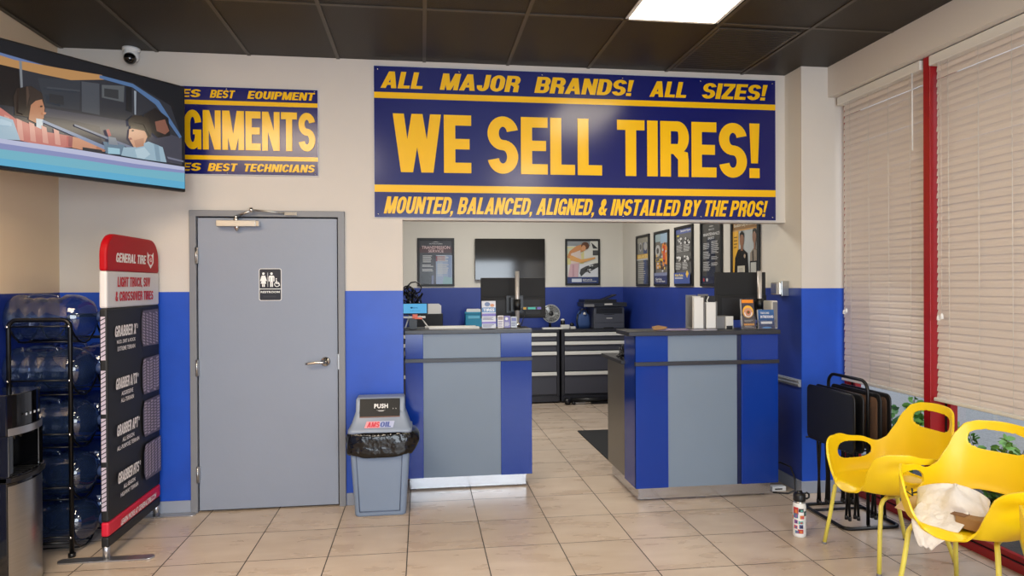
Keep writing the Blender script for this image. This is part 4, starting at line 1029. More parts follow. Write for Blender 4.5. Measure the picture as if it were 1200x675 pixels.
g = MB(); g.lathe([(.085, 0), (.08, .012), (.03, .022)], M_black, Matrix.Translation((1.72, 8.95, ZT))); g.build('base', t, world=True)
# printer
t = T('office_printer', 'dark grey office laser printer on the right tool cabinet', 'printer', (2.46, 8.95, ZT))
x0, x1, y0, y1 = 2.28, 2.70, 8.75, 9.12
g = MB(); g.box(x0, y0, ZT, x1, y1, ZT + .29, M_printer); g.build('body', t, .008, True)
g = MB(); g.box(x0 + .03, y0 - .004, ZT + .205, x1 - .03, y0 + .01, ZT + .275, M_black); g.build('output_slot', t, world=True)
g = MB(); g.box(x0 + .004, y0 - .006, ZT + .004, x1 - .004, y0, ZT + .075, M_printer); g.box(x0 + .13, y0 - .01, ZT, x1 - .15, y0 - .004, ZT + .02, M_black); g.build('paper_tray', t, .003, True)
g = MB(); g.box(x0 + .004, y0 - .005, ZT + .082, x1 - .004, y0, ZT + .198, M_printer); g.box(x0 + .17, y0 - .008, ZT + .135, x0 + .25, y0 - .004, ZT + .147, M_offwhite); g.box(x0 + .14, y0 - .008, ZT + .187, x0 + .28, y0 - .004, ZT + .195, M_black); g.build('front_cover', t, .002, True)
g = MB(); g.box(x0 - .14, y0 - .02, ZT + .295, x1 + .03, y1, ZT + .35, M_printerd); g.box(x0 - .12, y0 + .02, ZT + .35, x1 - .1, y1, ZT + .39, M_black)
g.box(x0 - .14, y0 - .024, ZT + .295, x0 - .0, y0 - .018, ZT + .33, M_greyp); g.box(x0 + .14, y0 - .026, ZT + .318, x0 + .25, y0 - .018, ZT + .338, M_offwhite)
g.build('scanner_lid', t, .006, True)
g = MB(); xf = Matrix.Translation((x0 + .2, y0 + .12, ZT + .39)) @ Matrix.Rotation(-.35, 4, 'Y'); g.box(-.1, -.0, 0, .16, .2, .015, M_black, xf); g.build('document_feeder', t, .003, True)
# blue bag
t = T('lunch_bag', 'small blue fabric bag beside the printer', 'bag', (2.16, 8.88, ZT))
g = MB()
rs = []
for (w_, dp_, z_) in ((.09, .055, 0), (.095, .06, .06), (.093, .06, .14), (.08, .05, .20), (.055, .03, .235)):
    rs.append([(2.16 + w_ * math.copysign(abs(math.cos(th)) ** .6, math.cos(th)), 8.88 + dp_ * math.copysign(abs(math.sin(th)) ** .6, math.sin(th)), ZT + z_) for th in [2 * PI * k / 20 for k in range(20)]])
g.rings(rs, M_bluebag); g.build('body', t, world=True)
g = MB(); g.tube([(2.10, 8.83, ZT + .2), (2.12, 8.82, ZT + .25), (2.16, 8.82, ZT + .265), (2.2, 8.82, ZT + .25), (2.22, 8.83, ZT + .2)], .007, M_black, 6); g.tube([(2.08, 8.83, ZT + .2), (2.06, 8.82, ZT + .1), (2.08, 8.82, ZT + .02)], .008, M_black, 6)
g.build('strap', t, world=True)
g = MB(); g.lathe([(.018, 0), (.02, .01), (.012, .028), (.004, .034)], M_offwhite, Matrix.Translation((2.17, 8.822, ZT + .19)), 12); g.build('clasp', t, world=True)
t = T('stapler', 'small black and white desk stapler left of the blue bag', 'stationery', (1.9, 8.85, ZT))
g = MB(); g.box(1.845, 8.81, ZT, 1.96, 8.89, ZT + .055, M_offwhite); g.build('base', t, .006, True)
g = MB(); g.lathe([(.028, 0), (.032, .02), (.03, .045), (.012, .06)], M_black, Matrix.Translation((1.875, 8.85, ZT + .055)), 16); g.lathe([(.026, 0), (.028, .012), (.01, .022)], M_offwhite, Matrix.Translation((1.875, 8.85, ZT + .112)), 16); g.build('head', t, world=True)
t = T('tape_dispenser', 'tiny dark tape dispenser between the stapler and the blue bag', 'stationery', (2.01, 8.85, ZT))
g = MB(); g.box(1.975, 8.82, ZT, 2.045, 8.88, ZT + .03, M_offwhite); g.build('base', t, .004, True)
g = MB(); g.tube([(2.0, 8.83, ZT + .055), (2.0, 8.87, ZT + .055)], .026, M_black, 14); g.build('reel', t, world=True)
t = T('keyboard', 'white keyboard lying in front of the desk fan', 'keyboard', (1.72, 8.80, ZT))
g = MB(); g.box(1.58, 8.74, ZT, 1.86, 8.82, ZT + .018, M_offwhite); g.build('case', t, .004, True)
g = MB()
for r_ in range(4):
    for k in range(12): g.box(1.59 + k * .0222, 8.745 + r_ * .018, ZT + .018, 1.608 + k * .0222, 8.76 + r_ * .018, ZT + .023, M_white)
g.build('keys', t, world=True)

# ================================================================== ITEMS ON LEFT COUNTER
CT = 1.237; DT = 1.003
def monitor(label, cx, yb, w, z0, z1, polex, poley, ptop, pbase, hub=True, m=M_blackmat):
    t = T('computer_monitor', label, 'monitor', (cx, yb, z0))
    g = MB(); g.box(cx - w / 2, yb, z0, cx + w / 2, yb + .02, z1, m); g.build('back_cover', t, .004, True)
    zs = z0 + (z1 - z0) * .52
    g = MB(); g.box(cx - w / 2 + .004, yb - .03, z0 + .01, cx + w / 2 - .01, yb, zs, m); g.box(cx - w / 2 + .04, yb - .034, z0 + .03, cx + w / 2 - .05, yb - .03, zs - .02, mat('monitor_panel', S(30, 30, 33), .6)); g.build('rear_housing', t, .006, True)
    g = MB(); g.box(cx - w / 2 + .01, yb + .02, z0 + .01, cx + w / 2 - .01, yb + .022, z1 - .01, M_blackgloss); g.build('screen', t, world=True)
    return t
def pole(label, x, y, z0, z1):
    t = T('monitor_pole', label, 'pole', (x, y, z0))
    g = MB(); g.tube([(x, y, z0), (x, y, z1)], .0165, mat('satin_pole', S(196, 190, 184), .35, metal=.35), 16); g.build('tube', t, world=True)
    g = MB(); g.lathe([(.028, 0), (.028, .03), (.02, .035)], M_chrome, Matrix.Translation((x, y, z0)), 16); g.build('clamp', t, world=True)
    return t
m1 = monitor('black monitor seen from behind on the left counter, held by a silver pole', .757, 5.56, .545, 1.295, 1.635, 0, 0, 0, 0)
p1 = pole('silver monitor pole standing on the left counter', .762, 5.36, CT, 1.685)
g = MB(); g.box(.715, 5.40, 1.36, .80, 5.52, 1.47, M_black); g.box(.69, 5.49, 1.345, .83, 5.524, 1.485, M_black)
g.tube([(.762, 5.36, 1.37), (.762, 5.36, 1.46)], .028, M_black, 14); g.tube([(.762, 5.36, 1.41), (.75, 5.45, 1.41)], .02, M_black, 10)
g.build('mounting_arm', p1, world=True)
g = MB()
g.tube([(.78, 5.40, 1.40), (.84, 5.42, 1.35), (.82, 5.42, 1.30), (.80, 5.40, 1.245)], .004, M_black, 6); g.build('cable', p1, world=True)
for i, (x_, c_) in enumerate(((.80, S(226, 176, 60)), (.855, S(80, 190, 176)), (.915, S(110, 100, 180)))):
    pass
t = T('usb_hub', 'small strip with yellow, teal and violet segments behind the left pole', 'electronics', (.86, 5.5, 1.38))
g = MB(); g.box(.80, 5.497, 1.365, .985, 5.517, 1.395, M_black); g.build('case', t, .002, True)
a = Art((.80, 5.4965, 1.365), (1, 0, 0), (0, 0, 1), .185, .03, M_matte, .0004)
a.rect(.02, .2, .3, .8, S(226, 176, 60)); a.rect(.38, .2, .72, .8, S(80, 190, 176)); a.rect(.8, .2, .98, .8, S(110, 100, 180)); a.build('coloured_segments', t)

def brochure(name, label, x, y, w, z0, h, fn, d=.03, holder=True):
    t = T(name, label, 'brochures', (x, y, z0))
    tilt = .12
    xf = Matrix.Translation((x, y, z0)) @ Matrix.Rotation(-tilt, 4, 'X')
    g = MB(); g.box(-w / 2, 0, .004, w / 2, .012, h, M_paper, xf); g.build('leaflets', t, world=True)
    if holder:
        g = MB(); g.box(-w / 2 - .004, -.012, 0, w / 2 + .004, -.009, h * .45, M_clear, xf); g.box(-w / 2 - .004, -.012, 0, -w / 2 - .001, .02, h * .5, M_clear, xf); g.box(w / 2 + .001, -.012, 0, w / 2 + .004, .02, h * .5, M_clear, xf); g.box(-w / 2 - .004, .013, 0, w / 2 + .004, .016, h * 1.02, M_clear, xf)
        g.box(-w / 2 - .004, -.012, 0, w / 2 + .004, .05, .003, M_clear, xf)
        g.build('acrylic_holder', t, world=True)
    U_ = xf.to_3x3() @ Vector((1, 0, 0)); V_ = xf.to_3x3() @ Vector((0, 0, 1)); O_ = xf @ Vector((-w / 2, -.0006, .004))
    a = Art(O_, U_, V_, w, h - .004, M_poster, .0004); fn(a); a.build('cover_print', t)
    return t
def b1(a):
    a.rect(0, 0, 1, 1, S(196, 198, 206)); a.ell(.4, .12, .2, .08, S(90, 110, 150)); a.ell(.75, .16, .15, .06, S(190, 130, 90)); a.rect(0, .24, 1, .42, S(88, 128, 176)); a.text('TIRES', .1, .28, .9, .38, G(230)); a.rect(0, .46, 1, .56, S(100, 84, 168)); a.lines(.05, .6, .9, .72, 3, S(70, 70, 110)); a.rect(0, .76, 1, .84, S(110, 96, 176)); a.lines(.05, .87, .9, .98, 3, S(70, 70, 110))
brochure('brochure_stand', 'tall purple and white leaflet stand on the left counter', .512, 5.16, .108, CT, .215, b1, holder=False)
def b2(a): a.rect(0, 0, 1, 1, S(210, 206, 204)); a.rect(.1, .08, .9, .35, S(130, 110, 100)); a.lines(.1, .45, .9, .95, 5, S(90, 80, 130))
def b3(a): a.rect(0, 0, 1, 1, S(96, 86, 156)); a.ell(.4, .25, .25, .12, G(210)); a.lines(.1, .55, .9, .9, 4, G(205))
def b4(a): a.rect(0, 0, 1, 1, S(168, 176, 186)); a.rect(.1, .1, .9, .4, S(86, 90, 150)); a.lines(.1, .5, .9, .9, 3, S(70, 80, 120))
brochure('leaflet_stack', 'small white leaflet stack beside the tall purple leaflet stand', .605, 5.18, .048, CT, .1, b2, holder=False)
brochure('leaflet_stack', 'small violet leaflet stack in the middle of the three left counter stacks', .657, 5.18, .048, CT, .098, b3, holder=False)
brochure('leaflet_stack', 'small grey-blue leaflet stack next to the silver pole on the left counter', .709, 5.18, .046, CT, .09, b4, holder=False)
t = T('paper_roll', 'long strip of white paper along the left countertop', 'paper', (.23, 5.25, CT))
g = MB(); g.box(.05, 5.2, CT, .44, 5.3, CT + .012, M_paper); g.box(.02, 5.28, CT + .002, .42, 5.34, CT + .016, M_offwhite); g.build('sheets', t, .001, True)
# tablet on a stand with a card reader
t = T('tablet_terminal', 'tablet with a light blue screen on an angled stand on the left counter', 'tablet', (-.06, 5.3, CT))
xf = Matrix.Translation((-.06, 5.27, CT + .115)) @ Matrix.Rotation(-.5, 4, 'X')
g = MB(); g.box(-.115, 0, 0, .105, .012, .095, M_black, xf); g.build('case', t, .003, True)
U_ = xf.to_3x3() @ Vector((1, 0, 0)); V_ = xf.to_3x3() @ Vector((0, 0, 1))
a = Art(xf @ Vector((-.107, -.0006, .006)), U_, V_, .203, .083, M_screen, .0004); a.rect(0, 0, 1, 1, S(96, 178, 226)); a.ell(.42, .42, .05, .09, S(30, 70, 110)); a.text('Sign', .48, .35, .65, .55, S(30, 90, 140), bold=.02); a.text('welcome', .35, .7, .75, .78, S(60, 120, 160)); a.build('screen', t)
g = MB(); g.tube([(-.10, 5.28, CT + .1), (-.13, 5.22, CT + .01)], .006, M_offwhite, 6); g.tube([(-.02, 5.28, CT + .1), (.05, 5.2, CT + .01)], .005, M_offwhite, 6); g.tube([(-.07, 5.30, CT + .12), (-.05, 5.36, CT)], .009, M_greyp, 8); g.box(-.16, 5.24, CT, .02, 5.36, CT + .008, M_black); g.build('stand', t, world=True)
t = T('card_reader', 'white card reader with an orange tab in front of the tablet', 'card reader', (-.06, 5.2, CT))
g = MB(); g.box(-.15, 5.20, CT + .085, .025, 5.25, CT + .1, M_offwhite); g.build('body', t, .004, True)
g = MB(); g.box(-.075, 5.195, CT + .083, -.035, 5.255, CT + .115, M_orange); g.box(-.06, 5.19, CT + .078, -.0, 5.2, CT + .092, M_orange); g.build('tab', t, .002, True)
g = MB(); g.box(-.1, 5.215, CT, -.04, 5.235, CT + .085, M_black); g.build('support', t, world=True)
t = T('cable_bundle', 'tangle of black cables and headset hanging over the tablet', 'cables', (-.1, 5.5, 1.003))
g = MB()
for k in range(7):
    cx_, cz_, rr_ = random.uniform(-.14, -.04), random.uniform(1.47, 1.56), random.uniform(.02, .055)
    g.tube([(cx_ + rr_ * math.cos(q_ * .7), 5.45 + .03 * math.sin(q_ * 1.1 + k), cz_ + rr_ * math.sin(q_ * .7) * .9) for q_ in range(11)], .006, M_black, 6)
for k in range(5):
    x_ = -.13 + random.uniform(-.02, .09); pts = [(x_ + random.uniform(-.03, .03), 5.45, 1.42 + random.uniform(-.03, .04)), (x_ + random.uniform(-.05, .06), 5.43 + random.uniform(-.02, .02), 1.50 + random.uniform(0, .1)), (x_ + .02 + random.uniform(-.02, .06), 5.45, 1.47 + random.uniform(-.03, .08)), (x_ + random.uniform(-.01, .05), 5.46, 1.40)]
    g.tube(pts, .007, M_black, 6)
g.build('loops', t, world=True)
g = MB(); g.tube([(-.10, 5.46, DT), (-.10, 5.46, 1.45)], .008, M_black, 6); g.box(-.15, 5.42, 1.395, -.03, 5.50, 1.41, M_black); g.tube([(-.04, 5.45, 1.45), (.0, 5.45, 1.40), (.02, 5.45, 1.36)], .008, M_black, 6); g.box(-.14, 5.40, DT, -.04, 5.52, DT + .01, M_black); g.build('hook_stand', t, world=True)

# ================================================================== ITEMS ON RIGHT COUNTER
monitor('large black monitor seen from behind on the right counter', 2.48, 4.98, .42, 1.29, 1.665, 0, 0, 0, 0)
p2 = pole('silver monitor pole standing behind the right counter top', 2.575, 4.86, CT, 1.672)
g = MB(); g.tube([(2.575, 4.86, 1.38), (2.575, 4.86, 1.46)], .026, M_black, 14); g.box(2.55, 4.88, 1.39, 2.60, 4.945, 1.44, M_black); g.build('mounting_arm', p2, world=True)
for (x_, w_, lab, zt_, blk) in ((2.02, .085, 'white paper file holder at left on the right counter', .255, False), (2.115, .085, 'white file holder with a black top panel beside the monitor', .26, True)):
    t = T('file_holder', lab, 'file holder', (x_, 4.72, CT))
    g = MB(); g.box(x_ - w_ / 2, 4.70, CT, x_ + w_ / 2, 4.86, CT + .012, M_greyp); g.box(x_ - w_ / 2, 4.85, CT, x_ + w_ / 2, 4.86, CT + zt_, M_greyp); g.box(x_ + w_ / 2 - .006, 4.70, CT, x_ + w_ / 2, 4.86, CT + zt_ * .8, M_greyp); g.build('rack', t, .002, True)
    g = MB(); g.box(x_ - w_ / 2 + .003, 4.705, CT + .012, x_ + w_ / 2 - .009, 4.725, CT + (zt_ * .78 if blk else zt_ * .93), M_paper)
    if not blk: g.box(x_ - w_ / 2 + .003, 4.73, CT + .012, x_ + w_ / 2 - .02, 4.74, CT + zt_ * .97, M_offwhite)
    g.build('papers', t, .001, True)
    if blk:
        g = MB(); g.box(x_ - w_ / 2 + .003, 4.727, CT + .012, x_ + w_ / 2 - .002, 4.735, CT + zt_ - .01, M_black); g.tube([(x_ - .015, 4.72, CT + .245), (x_ - .028, 4.72, CT + .215), (x_ - .018, 4.72, CT + .19)], .004, M_white, 6); g.build('folder', t, world=True)
t = T('receipt_printer', 'grey receipt printer with a white label under the right monitor', 'printer', (2.23, 4.8, CT))
g = MB(); g.box(2.168, 4.76, CT, 2.30, 4.88, CT + .095, M_greyp); g.build('body', t, .006, True)
g = MB(); g.box(2.245, 4.745, CT + .0, 2.305, 4.76, CT + .095, M_offwhite); g.box(2.25, 4.743, CT, 2.30, 4.746, CT + .025, M_black); g.build('label_box', t, .002, True)
def b5(a):
    a.rect(0, 0, 1, 1, S(70, 66, 74)); a.rect(.05, .02, .95, .13, S(230, 140, 40)); a.ell(.5, .42, .42, .21, S(236, 180, 60)); a.ell(.5, .45, .36, .16, S(200, 150, 120))
    for k in range(10):
        an = PI * k / 9; a.ell(.5 + .28 * math.cos(an), .47 + .12 * math.sin(an), .04, .02, G(240))
    a.ell(.5, .44, .13, .06, S(180, 60, 40)); a.ell(.5, .44, .07, .035, S(60, 110, 60)); a.rect(.1, .82, .9, .88, S(220, 150, 60)); a.lines(.15, .7, .85, .78, 2, G(160)); a.lines(.15, .9, .85, .97, 2, G(160))
brochure('brochure_stand', 'clear holder with an orange and black round-dial leaflet on the right counter', 2.385, 4.66, .10, CT, .225, b5)
def b6(a):
    a.grad([(0, 0), (1, 0), (1, 1), (0, 1)], [S(60, 104, 160), S(60, 104, 160), S(26, 40, 84), S(26, 40, 84)]); a.text('TAKE CARE', .15, .12, .7, .22, G(220), bold=.02); a.text('IN THE ROUND', .15, .30, .95, .44, G(235), bold=.03); a.rect(.15, .62, .85, .74, G(225)); a.ell(.5, 1.0 - .06, .3, .05, S(90, 150, 210))
brochure('card_holder', 'blue square card stand on the right counter', 2.525, 4.66, .125, CT, .145, b6)
t = T('counter_device', 'slim pale grey upright device at the right end of the right counter', 'electronics', (2.60, 4.85, CT))
g = MB(); g.box(2.583, 4.69, CT, 2.63, 4.825, CT + .21, M_offwhite); g.build('case', t, .008, True)
g = MB(); g.box(2.588, 4.686, CT + .01, 2.625, 4.69, CT + .2, M_greyp); g.build('front_grille', t, .001, True)
for (x0, x1, y, c_, lab) in ((1.70, 2.0, 4.70, S(150, 130, 170), 'violet printed flyer lying on the right countertop'), (1.95, 2.14, 4.66, S(176, 172, 190), 'pale grey flyer lying on the right countertop')):
    tag(bx('flyer', (x0, y, CT, x1, y + .14, CT + .003), mat('flyer_%d' % int(x0 * 100), c_, .4)), lab, 'flyer')
g = MB(); g.add([(1.67, 4.70, CT + .004), (1.75, 4.68, CT + .012), (1.79, 4.74, CT + .02), (1.74, 4.80, CT + .03), (1.68, 4.77, CT + .022)], [(0, 1, 2, 3, 4)], M_card)
o = g.build('folded_leaflet', thick=.004); tag(o, 'small tan folded leaflet at left end of the right countertop', 'leaflet')
t = T('cable_bundle', 'black cables heaped on the lower desk end of the right counter', 'cables', (1.55, 5.05, DT))
g = MB()
for k in range(7):
    pts = [(1.53 + random.uniform(-.04, .08), 5.0 + random.uniform(-.06, .12), DT + .01 + (j % 2) * random.uniform(.02, .1)) for j in range(5)]
    g.tube(pts, .006, M_black, 6)
g.build('loops', t, world=True)
g = MB(); g.box(1.60, 5.0, DT, 1.62, 5.02, DT + .17, M_offwhite); g.build('plug_post', t, .003, True)
# chrome dispenser on wall
t = T('wall_dispenser', 'small chrome box mounted on the side wall above the right counter', 'dispenser', (2.78, 4.93, 1.48))
g = MB(); g.box(2.75, 4.88, 1.485, RX, 5.02, 1.585, M_chrome); g.build('box', t, .01, True)
g = MB(); g.box(2.744, 4.875, 1.49, 2.752, 4.92, 1.58, M_white); g.build('front_label', t, .002, True)
g = MB(); g.box(2.76, 4.865, 1.478, RX, 4.88, 1.595, M_steel); g.build('end_cap', t, .003, True)

# power lead by the wall
t = T('extension_cord', 'black power cord with a white plug on floor beside the right counter', 'cord', (2.7, 4.75, 0))
g = MB(); g.tube([(2.60, 4.72, .008), (2.70, 4.68, .008), (2.77, 4.70, .02), (2.79, 4.74, .10), (2.79, 4.80, .17), (2.74, 4.86, .19), (2.66, 4.90, .17)], .006, M_black, 8); g.build('lead', t, world=True)
g = MB(); g.box(2.62, 4.76, 0, 2.73, 4.81, .035, M_white); g.box(2.64, 4.757, .012, 2.70, 4.762, .022, M_black); g.build('plug_block', t, .008, True)

# ================================================================== TRASH BIN
t = T('trash_bin', 'grey swing-top trash bin with black liner right of the restroom door', 'trash bin', (-.29, 4.765, 0))
def rring(w, d, z, r=.03, n=5, cx=0, cy=0):
    return [(x + cx, y + cy, z) for x, y in rrect(-w / 2, -d / 2, w / 2, d / 2, r, n)]
g = MB(); g.rings([rring(.33, .215, 0), rring(.342, .225, .006), rring(.345, .228, .02), rring(.40, .27, .45), rring(.415, .285, .575, .035)], M_bin)
g.build('body', t)
g = MB(); 
def fp(u, z): # on the slanted front: u across, z up
    s_ = (z - .02) / .43; w = .345 + .055 * s_; d = .228 + .042 * s_; return (u * w / 2, -d / 2 - .003, z)
for p_, q_ in (((-.8, .035), (.75, .035)), ((-.8, .035), (-.8, .43)), ((.75, .035), (.75, .43))): g.tube([fp(*p_), fp(*q_)], .003, mat('bin_dark', S(84, 98, 122), .5), 5)
g.build('moulded_rib', t)
# liner
g = MB(); rs = []; random.seed(3); nseg = 64
for j, (z, gr) in enumerate(((.578, .0), (.575, .012), (.55, .018), (.52, .022), (.49, .020), (.46, .024), (.44, .016), (.435, .004))):
    ring = []
    for k in range(nseg):
        th = 2 * PI * k / nseg; w, d = .415 / 2 + gr, .285 / 2 + gr
        c_, s_ = math.cos(th), math.sin(th); x_ = w * math.copysign(abs(c_) ** .35, c_); y_ = d * math.copysign(abs(s_) ** .35, s_)
        wr = .006 * math.sin(9 * th + j * 1.3) + .004 * math.sin(17 * th - j * 2.1) + random.uniform(-.003, .003)
        bulge = .045 * math.exp(-((th if th < PI else th - 2 * PI) / .5) ** 2) * math.sin(PI * min(1, j / 6)) 
        y_ = min(y_ + wr, .148) if y_ > 0 else y_ - abs(wr)
        ring.append((x_ + (wr + bulge) * (1 if c_ > 0 else -1) * (1 if c_ > .2 or c_ < -.2 else 0), y_, z + random.uniform(-.003, .003) + .02 * math.sin(th) * (j > 4) + (.008 * math.sin(5 * th) if j > 5 else 0)))
    rs.append(ring)
g.rings(rs, M_bag, True, False); g.build('liner_bag', t, subd=1)
g = MB(); g.rings([rring(.43, .298, .572, .035, cy=0), rring(.43, .298, .592, .035), rring(.405, .275, .60, .035), rring(.345, .215, .69, .03, cy=.01), rring(.33, .20, .715, .03, cy=.015)], M_binlid)
g.build('rim', t)
# hooded top with slanted front
g = MB(); hw = .165
prof = [(-.105, .66), (-.055, .79), (-.04, .80), (.09, .80), (.12, .78), (.125, .66)]
for sx in (0,):
    v = [(-hw, y, z) for y, z in prof] + [(hw, y, z) for y, z in prof]; n = len(prof)
    g.add(v, [(i, (i + 1) % n, n + (i + 1) % n, n + i) for i in range(n)] + [tuple(range(n - 1, -1, -1)), tuple(range(n, 2 * n))], M_binlid)
g.build('hood', t, .012)
fl = frame_xf((-.29 - .138, 4.765 - .1022, .672), (1, 0, 0), (0, .05, .13))
g = MB(); g.box(0, 0, -.004, .272, .13, .004, mat('flap_black', S(12, 12, 13), .45, spec=.3), fl); g.build('push_flap', t, .002, True)
a = Art(fl @ Vector((0, 0, .0045)), (1, 0, 0), (0, .05, .13), .272, .13, M_matte, .0004)
a.text('PUSH', .36, .28, .70, .52, G(235), bold=.03, space=1.1); a.poly([(.42, .60), (.64, .60), (.58, .68), (.48, .68)], G(200)); a.rect(.44, .6, .62, .63, S(12, 12, 13)); a.ell(.83, .55, .012, .03, G(170)); a.ell(.90, .55, .012, .03, G(170)); a.rect(0, .95, 1, 1, S(120, 84, 70)); a.build('flap_lettering', t)
a = Art((-.29 - .10, 4.765 - .139, .606), (1, 0, 0), (0, .03, .09), .20, .05, M_matte, .0006)
a.poly([(.06, .05), (.5, .05), (.5, .95), (-.02, .95)], S(222, 150, 156)); a.poly([(.5, .05), (1.0, .05), (.94, .95), (.5, .95)], S(170, 178, 206)); a.block('AMS', .07, .15, .51, .85, S(200, 40, 60), shear=.2); a.block('OIL', .50, .15, .90, .85, S(60, 80, 150), shear=.2); a.build('sticker', t)

# ================================================================== FLASK
t = T('water_flask', 'white sticker-covered flask with a black lid standing on the floor', 'bottle', (2.325, 3.90, 0))
g = MB(); g.lathe([(.034, 0), (.038, .004), (.039, .012), (.039, .19), (.036, .205), (.031, .213)], M_white, seg=28); g.build('body', t)
g = MB(); g.lathe([(.031, .205), (.033, .21), (.033, .222)], M_steel); g.build('neck_ring', t)
g = MB(); g.lathe([(.036, .222), (.037, .226), (.037, .258), (.032, .268), (.02, .272)], M_black)
g.tube([(.03, 0, .262), (.05, 0, .268), (.064, 0, .258), (.064, 0, .238), (.05, 0, .23), (.034, 0, .236)], .006, M_black, 8); g.tube([(-.015, 0, .272), (.015, 0, .272)], .012, M_black, 8)
g.build('lid', t)
st = MB(); random.seed(11)
cols = [S(180, 50, 60), S(60, 120, 150), S(40, 40, 50), S(210, 120, 60), S(150, 90, 150), S(90, 170, 160), S(200, 80, 110), S(70, 70, 120)]
def stick(a0, z, w, h, m, dr=.0006):
    n = 5; R = .039 + dr; v = []
    for k in range(n + 1):
        an = a0 + (w / R) * (k / n - .5); v += [(R * math.cos(an), R * math.sin(an), z - h / 2), (R * math.cos(an), R * math.sin(an), z + h / 2)]
    st.add(v, [(2 * k, 2 * k + 2, 2 * k + 3, 2 * k + 1) for k in range(n)], m)
base = math.radians(-125)
for i, (da, z, w, h) in enumerate(((-.5, .165, .034, .045), (-.5, .135, .03, .03), (.35, .17, .03, .022), (.5, .128, .026, .022), (-.45, .098, .022, .024), (.3, .095, .03, .018), (-.5, .065, .024, .022), (.35, .07, .024, .024), (.25, .04, .034, .026), (-.3, .035, .022, .018), (1.1, .15, .024, .03), (-1.3, .12, .026, .026), (2.3, .1, .03, .03))):
    c_ = cols[i % 8]; stick(base + da, z, w, h, mat('sticker_%d' % (i % 8), c_, .4)); stick(base + da + .08, z - .002, w * .45, h * .5, mat('sticker_%d' % ((i + 3) % 8), cols[(i + 3) % 8], .4), .001)
st.build('stickers', t)

# ================================================================== FOLDED TRAY TABLES AND RACK
rk = T('tray_table_stand', 'black metal stand with an arched handle holding folded tray tables', 'stand', (2.83, 4.16, 0))
g = MB(); c4 = rrect(2.66, 3.93, 3.04, 4.42, .05); g.tube([(x, y, .011) for x, y in c4], .011, M_blackmetal, 8, closed=True)
g.tube([(2.66, 4.30, .011), (3.04, 4.30, .011)], .009, M_blackmetal, 8); g.build('base_loop', rk, world=True)
g = MB(); yl, yr, zt, r = 3.955, 4.375, .945, .07; hx_ = 2.83
pts = [(hx_, yl, .02)] + [(hx_, yl + r - r * math.cos(math.radians(k)), zt - r + r * math.sin(math.radians(k))) for k in range(0, 91, 15)] + [(hx_, yr - r + r * math.sin(math.radians(k)), zt - r + r * math.cos(math.radians(k))) for k in range(0, 91, 15)] + [(hx_, yr, .02)]
g.tube(pts, .011, M_blackmetal, 10); g.tube([(2.83, 3.955, .02), (2.83, 3.94, .011)], .011, M_blackmetal, 8)
g.build('arched_handle', rk, world=True)
g = MB(); g.tube([(2.66, 3.955, .50), (3.0, 3.955, .50)], .006, M_blackmetal, 6); g.tube([(2.66, 4.375, .50), (3.0, 4.375, .50)], .006, M_blackmetal, 6); g.build('hanger_bar', rk, world=True)
def tray(x, label, flip):
    t = T('tray_table', label, 'tray table', (x, 4.135, 0), group='folded black tray tables on the stand')
    g = MB(); yz_prism(g, rrect(-.255, .50, .255, .865, .035), -.008, .016, M_tray); g.build('top', t, .004)
    if flip:
        g = MB(); yz_prism(g, rrect(-.235, .52, .235, .845, .03), -.0095, .0012, M_brown); g.build('underside', t)
        # brown face also visible from the far side edge
    g = MB(); g.tube([(0, y, z) for y, z in rrect(-.255, .50, .255, .865, .035)], .0075, M_blackmetal, 6, closed=True); g.build('edge_rim', t)
    s = 1
    for dx, (ya, yb_) in ((.014, (-.20, -.15)), (.022, (.20, .15)), (.018, (-.13, -.18)), (.026, (.13, .18))):
        g = MB(); g.tube([(dx, ya, .80), (dx, yb_, .08)], .008, M_blackmetal, 8); g.tube([(dx, yb_, .08), (dx, yb_ , .055)], .0105, M_black, 8); g.build('leg', t)
    return t
tray(2.685, 'folded black tray table, outermost of its stand, its whole top facing the room', False)
tray(2.745, 'folded black tray table, second from the room side on the stand', False)
tray(2.865, 'folded black tray table with a brown underside, just window side of the arched handle', True)
tray(2.93, 'folded black tray table with a brown underside, closest to the window', True)

